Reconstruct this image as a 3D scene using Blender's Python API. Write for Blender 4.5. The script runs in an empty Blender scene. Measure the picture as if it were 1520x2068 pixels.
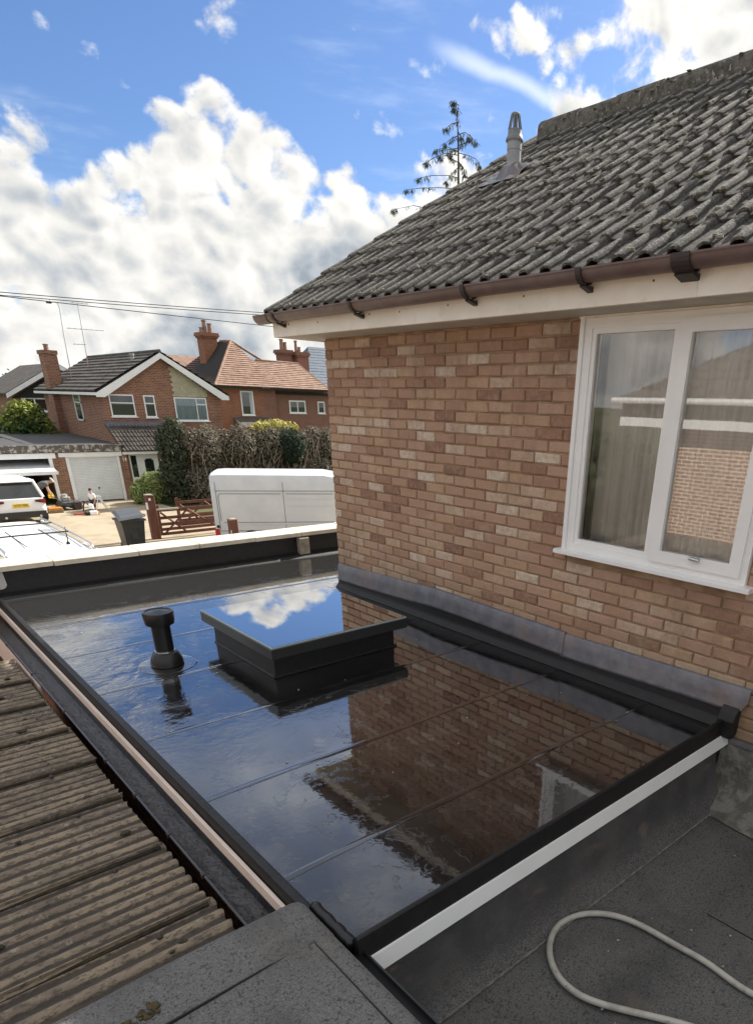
import bpy, math, random
from mathutils import Vector, Matrix
from math import sin, cos, pi, radians, sqrt, hypot, atan2
random.seed(7)
SC = bpy.context.scene
COL = SC.collection

# ------------------------------------------------------------------ camera
CAMZ = 1.69
cam_d = bpy.data.cameras.new('camera'); cam = bpy.data.objects.new('camera', cam_d); COL.objects.link(cam)
RX = Vector((0.725, -0.689, 0.026)).normalized()
FW = Vector((0.628, 0.644, -0.437)); FW = (FW - RX * FW.dot(RX)).normalized()
UPV = RX.cross(FW)
m = Matrix((RX, UPV, -FW)).transposed().to_4x4(); m.translation = Vector((0, 0, CAMZ))
cam.matrix_world = m
cam_d.sensor_fit = 'VERTICAL'; cam_d.sensor_height = 24.0
cam_d.lens = 1295.94 / 2068 * 24.0
cam_d.shift_x = -(953.95 - 760) / 2068
cam_d.shift_y = (1445.8 - 1034) / 2068
cam_d.clip_start = 0.05; cam_d.clip_end = 3000
SC.camera = cam

# ------------------------------------------------------------------ light
SUN_AZ, SUN_EL = 4.0, 37.0           # azimuth from +x towards +y, elevation
SUN = Vector((cos(radians(SUN_EL)) * cos(radians(SUN_AZ)), cos(radians(SUN_EL)) * sin(radians(SUN_AZ)), sin(radians(SUN_EL))))
sl = bpy.data.lights.new('sun', 'SUN'); sl.energy = 4.6; sl.angle = radians(0.55); sl.color = (1.0, 0.94, 0.85)
so = bpy.data.objects.new('sun', sl); COL.objects.link(so)
so.rotation_euler = SUN.to_track_quat('Z', 'Y').to_euler(); so.location = (0, 0, 60)
SC.view_settings.view_transform = 'Standard'; SC.view_settings.look = 'None'
SC.view_settings.gamma = 1.0; SC.view_settings.use_curve_mapping = False
SC.view_settings.exposure = 1.0

W = bpy.data.worlds.new('World'); SC.world = W; W.use_nodes = True
class NT:
    def __init__(s, tree): s.t = tree; s.n = tree.nodes; s.l = tree.links
    def new(s, typ, **kw):
        n = s.n.new(typ)
        for k, v in kw.items(): setattr(n, k, v)
        return n
    def put(s, inp, v):
        if v is None: return
        if hasattr(v, 'is_output') or isinstance(v, bpy.types.NodeSocket): s.l.new(v, inp)
        else:
            if isinstance(v, (tuple, list, Vector)) and inp.type == 'RGBA' and len(v) == 3: v = (*v, 1)
            inp.default_value = v
    def math(s, op, a, b=None, c=None, clamp=False):
        n = s.new('ShaderNodeMath', operation=op, use_clamp=clamp)
        s.put(n.inputs[0], a); s.put(n.inputs[1], b)
        if c is not None: s.put(n.inputs[2], c)
        return n.outputs[0]
    def vmath(s, op, a, b=None, sc=None):
        n = s.new('ShaderNodeVectorMath', operation=op)
        s.put(n.inputs[0], a); s.put(n.inputs[1], b)
        if sc is not None: s.put(n.inputs['Scale'], sc)
        return n.outputs['Value'] if op in ('DOT_PRODUCT', 'LENGTH') else n.outputs[0]
    def noise(s, vec, scale, detail=4, rough=.55, dist=0.0, col=False):
        n = s.new('ShaderNodeTexNoise'); s.put(n.inputs['Vector'], vec)
        s.put(n.inputs['Scale'], scale); s.put(n.inputs['Detail'], detail); s.put(n.inputs['Roughness'], rough); s.put(n.inputs['Distortion'], dist)
        return n.outputs['Color'] if col else n.outputs['Fac']
    def mr(s, v, a, b, c=0.0, d=1.0, smooth=True):
        n = s.new('ShaderNodeMapRange', interpolation_type='SMOOTHSTEP' if smooth else 'LINEAR')
        for i, x in enumerate((v, a, b, c, d)): s.put(n.inputs[i], x)
        return n.outputs[0]
    def mix(s, f, a, b, mode='MIX'):
        n = s.new('ShaderNodeMix', data_type='RGBA', blend_type=mode)
        s.put(n.inputs['Factor'], f); s.put(n.inputs['A'], a); s.put(n.inputs['B'], b)
        return n.outputs['Result']
    def ramp(s, f, stops):
        n = s.new('ShaderNodeValToRGB'); cr = n.color_ramp
        while len(cr.elements) < len(stops): cr.elements.new(.5)
        for e, (p, c) in zip(cr.elements, stops): e.position = p; e.color = (*c, 1)
        s.put(n.inputs[0], f); return n.outputs[0]

w = NT(W.node_tree); w.n.clear()
tc = w.new('ShaderNodeTexCoord'); D = tc.outputs['Generated']
sky = w.new('ShaderNodeTexSky', sky_type='NISHITA'); sky.sun_disc = False
sky.sun_elevation = radians(SUN_EL); sky.sun_rotation = radians(90 - SUN_AZ)
sky.altitude = 100; sky.air_density = 1.0; sky.dust_density = 0.6; sky.ozone_density = 2.2
# clouds: banks of cumulus given by direction (azimuth from +x, elevation, angular radius), broken up with noise
BANKS = [(82.0, 17.4, 4.0, 1), (79.6, 17.2, 2.7, 1.25), (79.6, 13.6, 2.2, .9), (64.4, 16.4, 1.4, .7), (78.5, 11.2, 2.4, .9), (75.6, 13.6, 1.6, .75), (71.2, 11.0, 1.9, .75), (68.6, 12.6, 1.9, .85), (66.0, 13.2, 2.5, 1), (63.8, 15.9, 1.7, .95), (61.6, 14.2, 2.1, 1), (58.9, 12.6, 2.0, 1), (56.2, 12.0, 2.0, .95), (53.2, 10.9, 2.2, .95),
         (48.6, 13.2, 2.4, .8), (76, 5.6, 4.4, 1.25), (71, 6.5, 4.2, 1.25), (66, 8.6, 3.8, 1.25), (61, 8.5, 4.2, 1.25), (55.5, 7.0, 4.6, 1.25), (48, 8.2, 4.6, .9), (83, 8, 5, 1), (66, 2.5, 4, 1.2), (76, 1.5, 3.5, 1.1), (57, 2.5, 4, 1.2),
         (31.5, 21.5, 5.0, 1), (35.0, 20.4, 2.0, .8), (41.6, 19.7, 1.15, .46), (39.0, 19.4, 1.5, .50), (46, 20.8, 1.0, .44), (37.2, 18.6, 1.3, .5), (43.4, 21.2, 1.1, .42), (36, 10, 8, .9), (24, 19, 7, 1)]
mask = None
for az, el, r, amp in BANKS:
    a, e = radians(az), radians(el)
    dt = w.vmath('DOT_PRODUCT', D, (cos(a) * cos(e), sin(a) * cos(e), sin(e)))
    v = w.mr(dt, cos(radians(r * 1.75)), cos(radians(r * .12)), 0.0, amp)
    mask = v if mask is None else w.math('SMOOTH_MAX', mask, v, .12)
VC = Vector((.52, .80, .25)).normalized()
outside = w.mr(w.vmath('DOT_PRODUCT', D, VC), cos(radians(33)), cos(radians(44)), 0, 1)
gen = w.math('MULTIPLY', outside, w.mr(w.noise(D, 2.6, 3, .5), .34, .54, 0, .95))  # unseen cloud cover, thickened to brighten the shaded walls
mask = w.math('MAXIMUM', mask, gen)
Dz = w.vmath('MULTIPLY', D, (1, 1, 1.25))
fb = w.noise(Dz, 17.0, 6, .60, .2)
fb2 = w.noise(w.vmath('ADD', Dz, tuple(Vector((SUN.x, SUN.y, SUN.z)) * .012)), 17.0, 6, .60, .2)
def puff(vec):
    # rounded cauliflower lumps at two sizes
    wv = w.vmath('ADD', vec, w.vmath('SCALE', w.noise(vec, 11.0, 2, .5, col=True), None, .075))
    out = None
    for sc_, am in ((15.0, .62), (34.0, .38)):
        n = w.new('ShaderNodeTexVoronoi', feature='F1'); w.put(n.inputs['Vector'], wv); n.inputs['Scale'].default_value = sc_
        v = w.math('MULTIPLY', w.math('SUBTRACT', .48, n.outputs['Distance']), am)
        out = v if out is None else w.math('ADD', out, v)
    return out
pf = puff(Dz); pf2 = puff(w.vmath('ADD', Dz, tuple(Vector((SUN.x, SUN.y, SUN.z + .5)).normalized() * .014)))
big = w.noise(Dz, 6.0, 4, .55)
dens = w.math('ADD', w.math('ADD', mask, w.math('MULTIPLY', pf, 1.15)), w.math('MULTIPLY', w.math('SUBTRACT', fb, .5), 1.75))
dens = w.math('ADD', dens, w.math('MULTIPLY', w.math('SUBTRACT', big, .5), .9))
alpha = w.mr(dens, .36, .74)
light = w.math('ADD', w.math('MULTIPLY', w.math('SUBTRACT', fb, fb2), .75), w.math('MULTIPLY', w.math('SUBTRACT', pf, pf2), .95))
core = w.mr(w.math('ADD', dens, w.math('MULTIPLY', w.math('SUBTRACT', w.noise(w.vmath('MULTIPLY', Dz, (1, 1, 1.6)), 5.0, 3, .5), .5), 3.0)), .55, 1.85)
sep = w.new('ShaderNodeSeparateXYZ'); w.put(sep.inputs[0], D)
lowgrey = w.mr(sep.outputs['Z'], .22, .02, 0, 1)
br = w.math('ADD', w.math('SUBTRACT', 1.06, w.math('MULTIPLY', core, w.math('ADD', .50, w.math('MULTIPLY', lowgrey, .12)))), light)
br = w.math('MAXIMUM', br, .47)
ccol = w.mix(w.mr(br, .35, 1.0), (.80, .92, 1.06), (1.0, .985, .94))
CLOUDV = 4.95
ccol = w.vmath('SCALE', ccol, None, w.math('MULTIPLY', br, CLOUDV))
# thin high streaks
a1, e1, a2, e2 = radians(49.6), radians(20.3), radians(39.0), radians(17.2)
p1 = Vector((cos(a1) * cos(e1), sin(a1) * cos(e1), sin(e1))); p2 = Vector((cos(a2) * cos(e2), sin(a2) * cos(e2), sin(e2)))
nrm = p1.cross(p2).normalized(); mid = (p1 + p2).normalized()
sd = w.math('ABSOLUTE', w.math('ADD', w.vmath('DOT_PRODUCT', D, tuple(nrm)), w.math('MULTIPLY', w.math('SUBTRACT', w.noise(D, 20, 3), .5), .012)))
st = w.math('MULTIPLY', w.mr(sd, .012, .0, 0, .5), w.mr(w.vmath('DOT_PRODUCT', D, tuple(mid)), cos(radians(6)), cos(radians(2)), 0, 1))
veil = w.math('MULTIPLY', w.mr(w.noise(w.vmath('MULTIPLY', D, (1, 1, 5)), 4, 5, .6), .5, .8, 0, .28), 1.0)
hi = w.mr(sep.outputs['Z'], .38, .52, 0, 1)
veil = w.math('ADD', veil, w.math('MULTIPLY', hi, w.mr(w.noise(w.vmath('MULTIPLY', D, (1, 1, 2)), 5, 5, .6), .32, .68, .30, .85)))  # thin cloud above the view, brightened for the water's reflection
veil = w.math('MAXIMUM', veil, st)
skyc = w.mix(1.0, sky.outputs[0], (.47, .57, .74), 'MULTIPLY')
hz = w.mr(sep.outputs['Z'], .0, .16, .35, 0)
skyc = w.mix(hz, skyc, (4.2, 4.7, 5.1))
skyc = w.mix(veil, skyc, (6.4, 6.7, 7.1))
allc = w.mix(alpha, skyc, ccol)
bg = w.new('ShaderNodeBackground'); w.put(bg.inputs['Color'], allc); bg.inputs['Strength'].default_value = 0.10
wo = w.new('ShaderNodeOutputWorld'); w.l.new(bg.outputs[0], wo.inputs['Surface'])

# ------------------------------------------------------------------ materials
def new_mat(name):
    mt = bpy.data.materials.new(name); mt.use_nodes = True
    t = NT(mt.node_tree); t.n.clear()
    out = t.new('ShaderNodeOutputMaterial'); b = t.new('ShaderNodeBsdfPrincipled')
    t.l.new(b.outputs[0], out.inputs['Surface'])
    g = t.new('ShaderNodeNewGeometry')
    t.P = g.outputs['Position']; t.G = g; t.b = b; t.out = out; t.m = mt
    return t
def bumpn(t, h, strength, dist=.01):
    n = t.new('ShaderNodeBump'); n.inputs['Strength'].default_value = strength; n.inputs['Distance'].default_value = dist
    t.put(n.inputs['Height'], h); t.l.new(n.outputs[0], t.b.inputs['Normal']); return n
def M(name, c1, c2=None, scale=6, rough=.7, bump=0, bscale=60, spots=None, metal=0.0, ior=1.45, lo=.35, hi=.65, bdist=.01, stretch=None, grime=None, detail=6):
    t = new_mat(name)
    P = t.P if stretch is None else t.vmath('MULTIPLY', t.P, stretch)
    c = c1
    if c2 is not None: c = t.mix(t.mr(t.noise(P, scale, detail, .6), lo, hi), c1, c2)
    if grime: c = t.mix(t.mr(t.noise(t.P, grime[1], 5, .65), grime[2], grime[2] + .18, 0, grime[3]), c, grime[0])
    for sp in (spots or []):
        c = t.mix(t.mr(t.noise(t.P, sp[1], 4, .6), sp[2], sp[2] + .06, 0, sp[3] if len(sp) > 3 else .9), c, sp[0])
    t.put(t.b.inputs['Base Color'], c); t.b.inputs['Roughness'].default_value = rough
    t.b.inputs['Metallic'].default_value = metal; t.b.inputs['IOR'].default_value = ior
    if bump: bumpn(t, t.noise(P, bscale, 5, .6), bump, bdist)
    return t.m
MT = {}
def brick_mat(name, pal, grain=True):
    t = new_mat(name)
    oi = t.new('ShaderNodeObjectInfo')
    r = t.math('FRACT', t.math('ADD', oi.outputs['Random'], t.G.outputs['Random Per Island']))
    c = t.ramp(r, pal)
    c = t.mix(t.mr(t.noise(t.P, 26, 5, .65), .35, .72, 0, .65), c, (.41, .265, .165))
    c = t.mix(t.mr(t.noise(t.vmath('MULTIPLY', t.P, (1, 1, .35)), 2.3, 5, .65), .48, .75, 0, .5), c, (.20, .125, .08))
    c = t.mix(t.mr(t.noise(t.P, 130, 4, .75), .53, .66, 0, .5), c, (.17, .09, .06))
    c = t.mix(t.mr(t.noise(t.P, 30, 4, .7), .66, .70, 0, .6), c, (.10, .06, .045))
    c = t.mix(t.mr(t.noise(t.P, 5, 4, .6), .60, .75, 0, .35), c, (.52, .42, .33))
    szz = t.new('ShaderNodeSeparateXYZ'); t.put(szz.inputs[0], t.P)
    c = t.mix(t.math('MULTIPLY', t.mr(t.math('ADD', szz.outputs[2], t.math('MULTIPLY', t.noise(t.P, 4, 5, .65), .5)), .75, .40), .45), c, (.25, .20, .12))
    t.put(t.b.inputs['Base Color'], c); t.b.inputs['Roughness'].default_value = .88
    h = t.math('ADD', t.noise(t.P, 240, 3, .7), t.math('MULTIPLY', t.noise(t.P, 45, 4, .6), 1.2))
    bumpn(t, h, .45, .004); return t.m
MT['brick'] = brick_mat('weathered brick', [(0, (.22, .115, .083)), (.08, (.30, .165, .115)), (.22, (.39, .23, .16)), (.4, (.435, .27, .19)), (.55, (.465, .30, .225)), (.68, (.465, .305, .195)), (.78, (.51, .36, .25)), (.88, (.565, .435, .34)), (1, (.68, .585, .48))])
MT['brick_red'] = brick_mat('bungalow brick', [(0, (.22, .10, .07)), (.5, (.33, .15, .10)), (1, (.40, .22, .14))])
MT['mortar'] = M('sandy mortar', (.44, .305, .19), (.28, .185, .115), 6, .95, .5, 120)
def far_brick(name, c1, c2, mort, joint=.008):
    t = new_mat(name)
    s = t.new('ShaderNodeSeparateXYZ'); t.put(s.inputs[0], t.P)
    cb = t.new('ShaderNodeCombineXYZ'); t.put(cb.inputs[0], t.math('ADD', s.outputs[0], s.outputs[1])); t.put(cb.inputs[1], s.outputs[2])
    b = t.new('ShaderNodeTexBrick'); t.put(b.inputs['Vector'], cb.outputs[0])
    b.inputs['Scale'].default_value = 1.0; b.inputs['Brick Width'].default_value = .225; b.inputs['Row Height'].default_value = .075
    b.inputs['Mortar Size'].default_value = joint; b.inputs['Color1'].default_value = (*c1, 1); b.inputs['Color2'].default_value = (*c2, 1); b.inputs['Mortar'].default_value = (*mort, 1)
    c = t.mix(t.mr(t.noise(t.P, 1.3, 5, .65), .45, .75, 0, .45), b.outputs['Color'], tuple(x * .55 for x in c1))
    t.put(t.b.inputs['Base Color'], c); t.b.inputs['Roughness'].default_value = .9
    bumpn(t, b.outputs['Fac'], -.6, .02); return t.m
MT['fbrick'] = far_brick('red brown house brick', (.31, .13, .075), (.17, .07, .045), (.42, .31, .22))
MT['gbrick'] = far_brick('garage brick', (.30, .15, .085), (.19, .085, .055), (.36, .28, .21))
MT['obrick'] = far_brick('orange old brick', (.31, .125, .07), (.22, .085, .05), (.33, .2, .13))
MT['dbrick'] = far_brick('dull old brick', (.25, .10, .065), (.19, .085, .065), (.28, .2, .16))
# roof tile: grey concrete with pale lichen and dark moss
t = new_mat('lichened concrete tile'); oi = t.new('ShaderNodeObjectInfo')
c = t.mix(oi.outputs['Random'], (.12, .11, .097), (.22, .20, .175))
c = t.mix(t.mr(t.noise(t.P, 11, 5, .7), .44, .62, 0, .75), c, (.07, .065, .057))
c = t.mix(t.mr(t.noise(t.P, 75, 5, .7), .47, .57, 0, .75), c, (.34, .32, .28))
c = t.mix(t.mr(t.noise(t.P, 38, 5, .75), .585, .62, 0, .9), c, (.52, .50, .45))
c = t.mix(t.mr(t.noise(t.P, 55, 4, .7), .60, .66, 0, .85), c, (.035, .034, .027))
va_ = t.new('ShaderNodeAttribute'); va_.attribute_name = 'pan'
c = t.mix(t.math('MULTIPLY', t.mr(t.math('ADD', va_.outputs['Fac'], t.math('MULTIPLY', t.math('SUBTRACT', t.noise(t.P, 40, 4, .65), .5), 1.2)), .5, .95), .72), c, (.055, .05, .043))  # pan dirt, darkened to stand in for shading beside the rolls
t.put(t.b.inputs['Base Color'], c); t.b.inputs['Roughness'].default_value = .95
bumpn(t, t.math('ADD', t.noise(t.P, 90, 5, .75), t.math('MULTIPLY', t.noise(t.P, 34, 4, .65), 1.4)), 1.0, .02); MT['tile'] = t.m
MT['ridge'] = M('mossy ridge concrete', (.16, .145, .125), (.07, .066, .055), 18, .95, 1.0, 40, spots=[((.36, .34, .29), 30, .6)], bdist=.02)
MT['deck'] = M('dark underlay', (.03, .028, .026), rough=.95)
MT['white'] = M('white pvc', (.88, .88, .87), (.83, .83, .82), 3, .32)
MT['fascia'] = M('painted fascia', (.86, .82, .74), (.78, .73, .63), 3, .55, .15, 40, grime=((.45, .36, .26), 5, .55, .45))
MT['soffit'] = M('soffit board', (.60, .56, .50), (.52, .48, .42), 4, .7)
MT['gutter'] = M('brown pvc gutter', (.14, .092, .085), (.175, .125, .118), 8, .42, grime=((.2, .17, .15), 14, .6, .35))
MT['blackpvc'] = M('black pvc', (.012, .012, .013), rough=.3)
MT['bracket'] = M('dark bracket', (.04, .03, .03), rough=.5)
MT['lead'] = M('lead sheet', (.14, .14, .16), (.20, .195, .21), 9, .45, .25, 16, metal=.3, grime=((.235, .175, .155), 2.6, .5, .65))
MT['flue'] = M('grey flue pipe', (.36, .37, .39), (.28, .29, .31), 12, .6, .2, 50, spots=[((.12, .12, .12), 40, .66)])
MT['kerbfelt'] = M('black felt', (.008, .0075, .008), (.014, .013, .014), 20, .5, .3, 120)
MT['felt'] = None
def mineral(name, a, b, c_, moss=None):
    t = new_mat(name)
    c = t.mix(t.mr(t.noise(t.P, 210, 2, .6), .36, .62), a, b)
    c = t.mix(t.mr(t.noise(t.P, 95, 3, .7), .55, .63, 0, .85), c, c_)
    c = t.mix(t.mr(t.noise(t.P, 42, 3, .65), .62, .68, 0, .7), c, tuple(x * .6 for x in c_))
    c = t.mix(t.mr(t.noise(t.P, 150, 2, .6), .66, .72, 0, .6), c, (.34, .33, .31))
    c = t.mix(t.mr(t.noise(t.P, 3.2, 5, .6), .45, .7, 0, .5), c, tuple(x * .55 for x in a))
    c = t.mix(t.mr(t.noise(t.P, 2.1, 5, .65), .58, .75, 0, .4), c, (.2, .165, .125))
    t.put(t.b.inputs['Base Color'], c); t.b.inputs['Roughness'].default_value = .9
    bumpn(t, t.math('ADD', t.noise(t.P, 210, 2, .6), t.math('MULTIPLY', t.noise(t.P, 6, 3, .5), .8)), .6, .006); return t.m
MT['felt'] = mineral('green grey mineral felt', (.105, .102, .099), (.18, .175, .17), (.05, .048, .047))
MT['felt2'] = mineral('dark mineral felt', (.088, .085, .083), (.15, .145, .14), (.032, .031, .03))
t = new_mat('felt upstand')
c = t.mix(t.mr(t.noise(t.P, 5, 5, .6), .4, .65), (.050, .048, .050), (.080, .076, .075))
c = t.mix(t.mr(t.noise(t.vmath('MULTIPLY', t.P, (1, 1, 2.2)), 4.2, 5, .65), .56, .72, 0, .55), c, (.20, .15, .115))
sz = t.new('ShaderNodeSeparateXYZ'); t.put(sz.inputs[0], t.P)
gr_ = t.mr(t.math('ADD', sz.outputs[2], t.math('MULTIPLY', t.noise(t.P, 6, 4, .6), .16)), -.16, -.34, .1, 1)
c = t.mix(t.math('MULTIPLY', gr_, t.mr(t.noise(t.P, 180, 3, .65), .44, .58)), c, (.15, .145, .14))
c = t.mix(t.math('MULTIPLY', gr_, t.mr(t.noise(t.P, 75, 4, .7), .56, .63, 0, .9)), c, (.025, .024, .024))
t.put(t.b.inputs['Base Color'], c); t.b.inputs['Roughness'].default_value = .62
bumpn(t, t.math('ADD', t.noise(t.P, 150, 3, .6), t.math('MULTIPLY', t.noise(t.P, 9, 4, .6), 2.0)), .45, .008); MT['smooth_felt'] = t.m
MT['cement'] = M('cement fillet', (.24, .23, .20), (.13, .122, .105), 11, .9, .9, 40, lo=.4, hi=.58, bdist=.02)
# wet membrane
t = new_mat('wet black membrane')
c = t.mix(t.mr(t.noise(t.P, 3.0, 6, .65), .40, .70), (.012, .0115, .012), (.024, .0225, .0225))
c = t.mix(t.mr(t.noise(t.P, 45, 5, .7), .66, .70, 0, .35), c, (.14, .13, .12))
sx = t.new('ShaderNodeSeparateXYZ'); t.put(sx.inputs[0], t.P)
c = t.mix(t.mr(t.math('ADD', sx.outputs[1], t.math('MULTIPLY', t.noise(t.P, 3, 4, .6), .5)), 5.9, 6.3), c, (.040, .0395, .039))
t.put(t.b.inputs['Base Color'], c)
warp = t.vmath('ADD', t.P, t.vmath('SCALE', t.noise(t.P, 2.2, 2, .5, col=True), None, .5))
silt = t.mr(t.noise(warp, 5.0, 6, .65), .50, .70, 0, 1)
near = t.math('MULTIPLY', t.mr(sx.outputs[1], 2.5, 1.6, 0, 1), t.mr(sx.outputs[0], 2.2, 1.3, 0, 1))
c = t.mix(t.math('MULTIPLY', near, t.math('MULTIPLY', silt, .55)), c, (.16, .155, .15))
rough_ = t.math('ADD', .018, t.math('ADD', t.math('MULTIPLY', t.math('MULTIPLY', near, silt), .10), t.math('MULTIPLY', silt, .02)))
# wind ripples in the open, left part of the water; the sheltered part lies calm
rip = t.math('ADD', t.noise(t.vmath('MULTIPLY', warp, (7, 15, 1)), 1.6, 4, .55), t.math('MULTIPLY', t.noise(t.P, 44, 3, .6), .35))
amt = t.math('MULTIPLY', t.mr(sx.outputs[0], 1.9, 0.95, 0, 1), t.math('MULTIPLY', t.mr(sx.outputs[1], 2.6, 3.8, .04, 1), t.mr(sx.outputs[1], 6.3, 5.5, .15, 1)))
amt = t.math('MULTIPLY', amt, t.mr(t.noise(t.P, 2.4, 3, .6), .36, .60, .15, 1))
calm = t.math('MULTIPLY', t.noise(t.P, 5, 2, .5), .02)
edge = t.math('ADD', t.math('MULTIPLY', t.noise(t.P, 38, 2, .5), .008), t.math('MULTIPLY', t.mr(t.noise(warp, 9, 5, .65), .56, .60), .010))
h = t.math('ADD', t.math('ADD', t.math('MULTIPLY', rip, t.math('MULTIPLY', amt, .20)), calm), edge)
def wet_mix(t, bn, f0, ex_, rough):
    gl = t.new('ShaderNodeBsdfGlossy'); t.put(gl.inputs['Roughness'], rough); gl.inputs['Color'].default_value = (1, 1, 1, 1)
    lw = t.new('ShaderNodeLayerWeight'); lw.inputs['Blend'].default_value = .5
    if bn is not None:
        t.l.new(bn.outputs[0], gl.inputs['Normal']); t.l.new(bn.outputs[0], lw.inputs['Normal'])
    f = t.math('ADD', f0, t.math('MULTIPLY', t.math('POWER', lw.outputs['Facing'], ex_), 1 - f0))
    t.b.inputs['Specular IOR Level'].default_value = 0.0; t.b.inputs['Roughness'].default_value = .9
    mx = t.new('ShaderNodeMixShader'); t.put(mx.inputs[0], f); t.l.new(t.b.outputs[0], mx.inputs[1]); t.l.new(gl.outputs[0], mx.inputs[2]); t.l.new(mx.outputs[0], t.out.inputs['Surface'])
bn = bumpn(t, h, 1.0, .018); wet_mix(t, bn, .010, 2.15, rough_); MT['wet'] = t.m
# glass
def glass_mat(name, ior, tint, base=None, rough=.0, wav=0.0):
    t = new_mat(name); t.n.remove(t.b)
    gl = t.new('ShaderNodeBsdfGlossy'); gl.inputs['Roughness'].default_value = rough; gl.inputs['Color'].default_value = (.97, .985, 1, 1)
    fr = t.new('ShaderNodeFresnel'); fr.inputs['IOR'].default_value = ior
    if base is None:
        o = t.new('ShaderNodeBsdfTransparent'); o.inputs['Color'].default_value = (*tint, 1)
    else:
        o = t.new('ShaderNodeBsdfDiffuse'); o.inputs['Color'].default_value = (*base, 1)
    if wav:
        bn = t.new('ShaderNodeBump'); bn.inputs['Strength'].default_value = wav; bn.inputs['Distance'].default_value = .02
        t.put(bn.inputs['Height'], t.noise(t.P, 2.2, 2, .5)); t.l.new(bn.outputs[0], gl.inputs['Normal'])
    mx = t.new('ShaderNodeMixShader'); t.l.new(fr.outputs[0], mx.inputs[0]); t.l.new(o.outputs[0], mx.inputs[1]); t.l.new(gl.outputs[0], mx.inputs[2])
    t.l.new(mx.outputs[0], t.out.inputs['Surface']); return t.m
MT['pane'] = glass_mat('window glass', 2.2, (.97, .985, .98), wav=.012)
t = new_mat('solar control glass'); t.put(t.b.inputs['Base Color'], (.012, .013, .015)); wet_mix(t, None, .16, 1.7, .003); MT['skyglass'] = t.m
MT['darkglass'] = glass_mat('dark glass', 1.9, (1, 1, 1), base=(.018, .021, .022))
MT['carglass'] = glass_mat('car glass', 1.8, (1, 1, 1), base=(.02, .022, .025))
MT['curtain'] = M('net curtain', (.93, .93, .92), (.9, .9, .89), 6, .9)
MT['room'] = M('dark room', (.10, .09, .08), rough=.9)
MT['alu'] = M('dark grey aluminium', (.028, .030, .033), rough=.35)
MT['glassedge'] = M('glass edge', (.30, .36, .36), rough=.2)
MT['coping'] = M('pale coping stone', (.68, .63, .52), (.56, .51, .41), 7, .85, .4, 60, spots=[((.24, .22, .16), 18, .66, .55)])
MT['pinkboard'] = M('cream fascia board', (.80, .66, .57), (.74, .60, .51), 6, .6)
# corrugated sheet
t = new_mat('weathered fibre cement')
c = t.mix(t.mr(t.noise(t.vmath('MULTIPLY', t.P, (.5, 1, 1)), 6, 5, .65), .38, .64), (.34, .265, .185), (.19, .15, .115))
c = t.mix(t.mr(t.noise(t.vmath('MULTIPLY', t.P, (.45, 1, 1)), 70, 5, .7), .50, .60, 0, .7), c, (.075, .062, .052))
c = t.mix(t.mr(t.noise(t.P, 30, 5, .7), .60, .66, 0, .7), c, (.40, .34, .26))
c = t.mix(t.mr(t.noise(t.P, 13, 4, .65), .66, .71, 0, .85), c, (.03, .027, .022))
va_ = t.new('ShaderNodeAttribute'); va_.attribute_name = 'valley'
c = t.mix(t.math('MULTIPLY', t.mr(t.math('ADD', va_.outputs['Fac'], t.math('MULTIPLY', t.math('SUBTRACT', t.noise(t.vmath('MULTIPLY', t.P, (.4, 1, 1)), 55, 5, .7), .5), 1.0)), .45, .80), .86), c, (.05, .041, .034))  # valley dirt, deepened in colour to imitate shading between the ridges
t.put(t.b.inputs['Base Color'], c); t.b.inputs['Roughness'].default_value = .95
bumpn(t, t.math('ADD', t.noise(t.P, 110, 5, .7), t.noise(t.P, 35, 3, .6)), .8, .01); MT['corr'] = t.m
MT['lapdirt'] = M('black lap dirt', (.02, .016, .012), (.045, .036, .022), 30, .95, .8, 60)
MT['gutterwet'] = M('wet black gutter', (.014, .013, .014), (.028, .026, .028), 9, .22, .3, 30, ior=1.6, spots=[((.05, .045, .04), 30, .62, .7)])
MT['hose'] = M('pale plastic hose', (.44, .42, .37), (.52, .50, .45), 6, .5, .1, 60)
MT['moss'] = M('brown moss', (.095, .07, .03), (.05, .045, .022), 40, .95, .8, 80)
MT['carwhite'] = M('white car paint', (.80, .81, .81), rough=.18, ior=1.55)
MT['vanwhite'] = M('white van paint', (.63, .65, .67), (.57, .59, .62), 1.5, .28, ior=1.5, grime=((.5, .49, .47), 2.5, .62, .25))
MT['tyre'] = M('tyre rubber', (.018, .018, .018), rough=.85)
MT['darkplastic'] = M('dark plastic', (.03, .03, .032), rough=.55)
MT['bin'] = M('black bin plastic', (.03, .031, .033), (.042, .043, .045), 8, .42)
MT['redlight'] = M('tail light red', (.42, .02, .015), rough=.2)
MT['darkred'] = M('dark tail light', (.12, .012, .015), rough=.15)
MT['yellow'] = M('yellow plate', (.78, .52, .03), rough=.5)
MT['black'] = M('black', (.012, .012, .012), rough=.6)
MT['chrome'] = M('bright metal', (.6, .6, .6), rough=.25, metal=1.0)
MT['fence'] = M('red brown stained timber', (.15, .058, .035), (.10, .04, .026), 10, .8, .3, 30, stretch=(1, 1, .3))
MT['garageW'] = M('white garage door', (.72, .75, .75), (.66, .69, .69), 3, .42)
MT['concrete_drive'] = M('tan concrete', (.40, .33, .235), (.31, .255, .18), 1.2, .95, .4, 30, grime=((.18, .15, .11), .6, .56, .5))
MT['grass'] = M('rough grass', (.06, .085, .025), (.10, .10, .04), 1.5, .95, .8, 12, bdist=.05)
MT['asphalt'] = M('asphalt', (.055, .055, .055), (.04, .04, .04), 3, .95, .5, 90)
MT['rooffar'] = M('brown concrete roof', (.12, .105, .09), (.07, .062, .055), 2.2, .95, .6, 14, spots=[((.2, .19, .16), 6, .62, .6)], bdist=.03)
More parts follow.
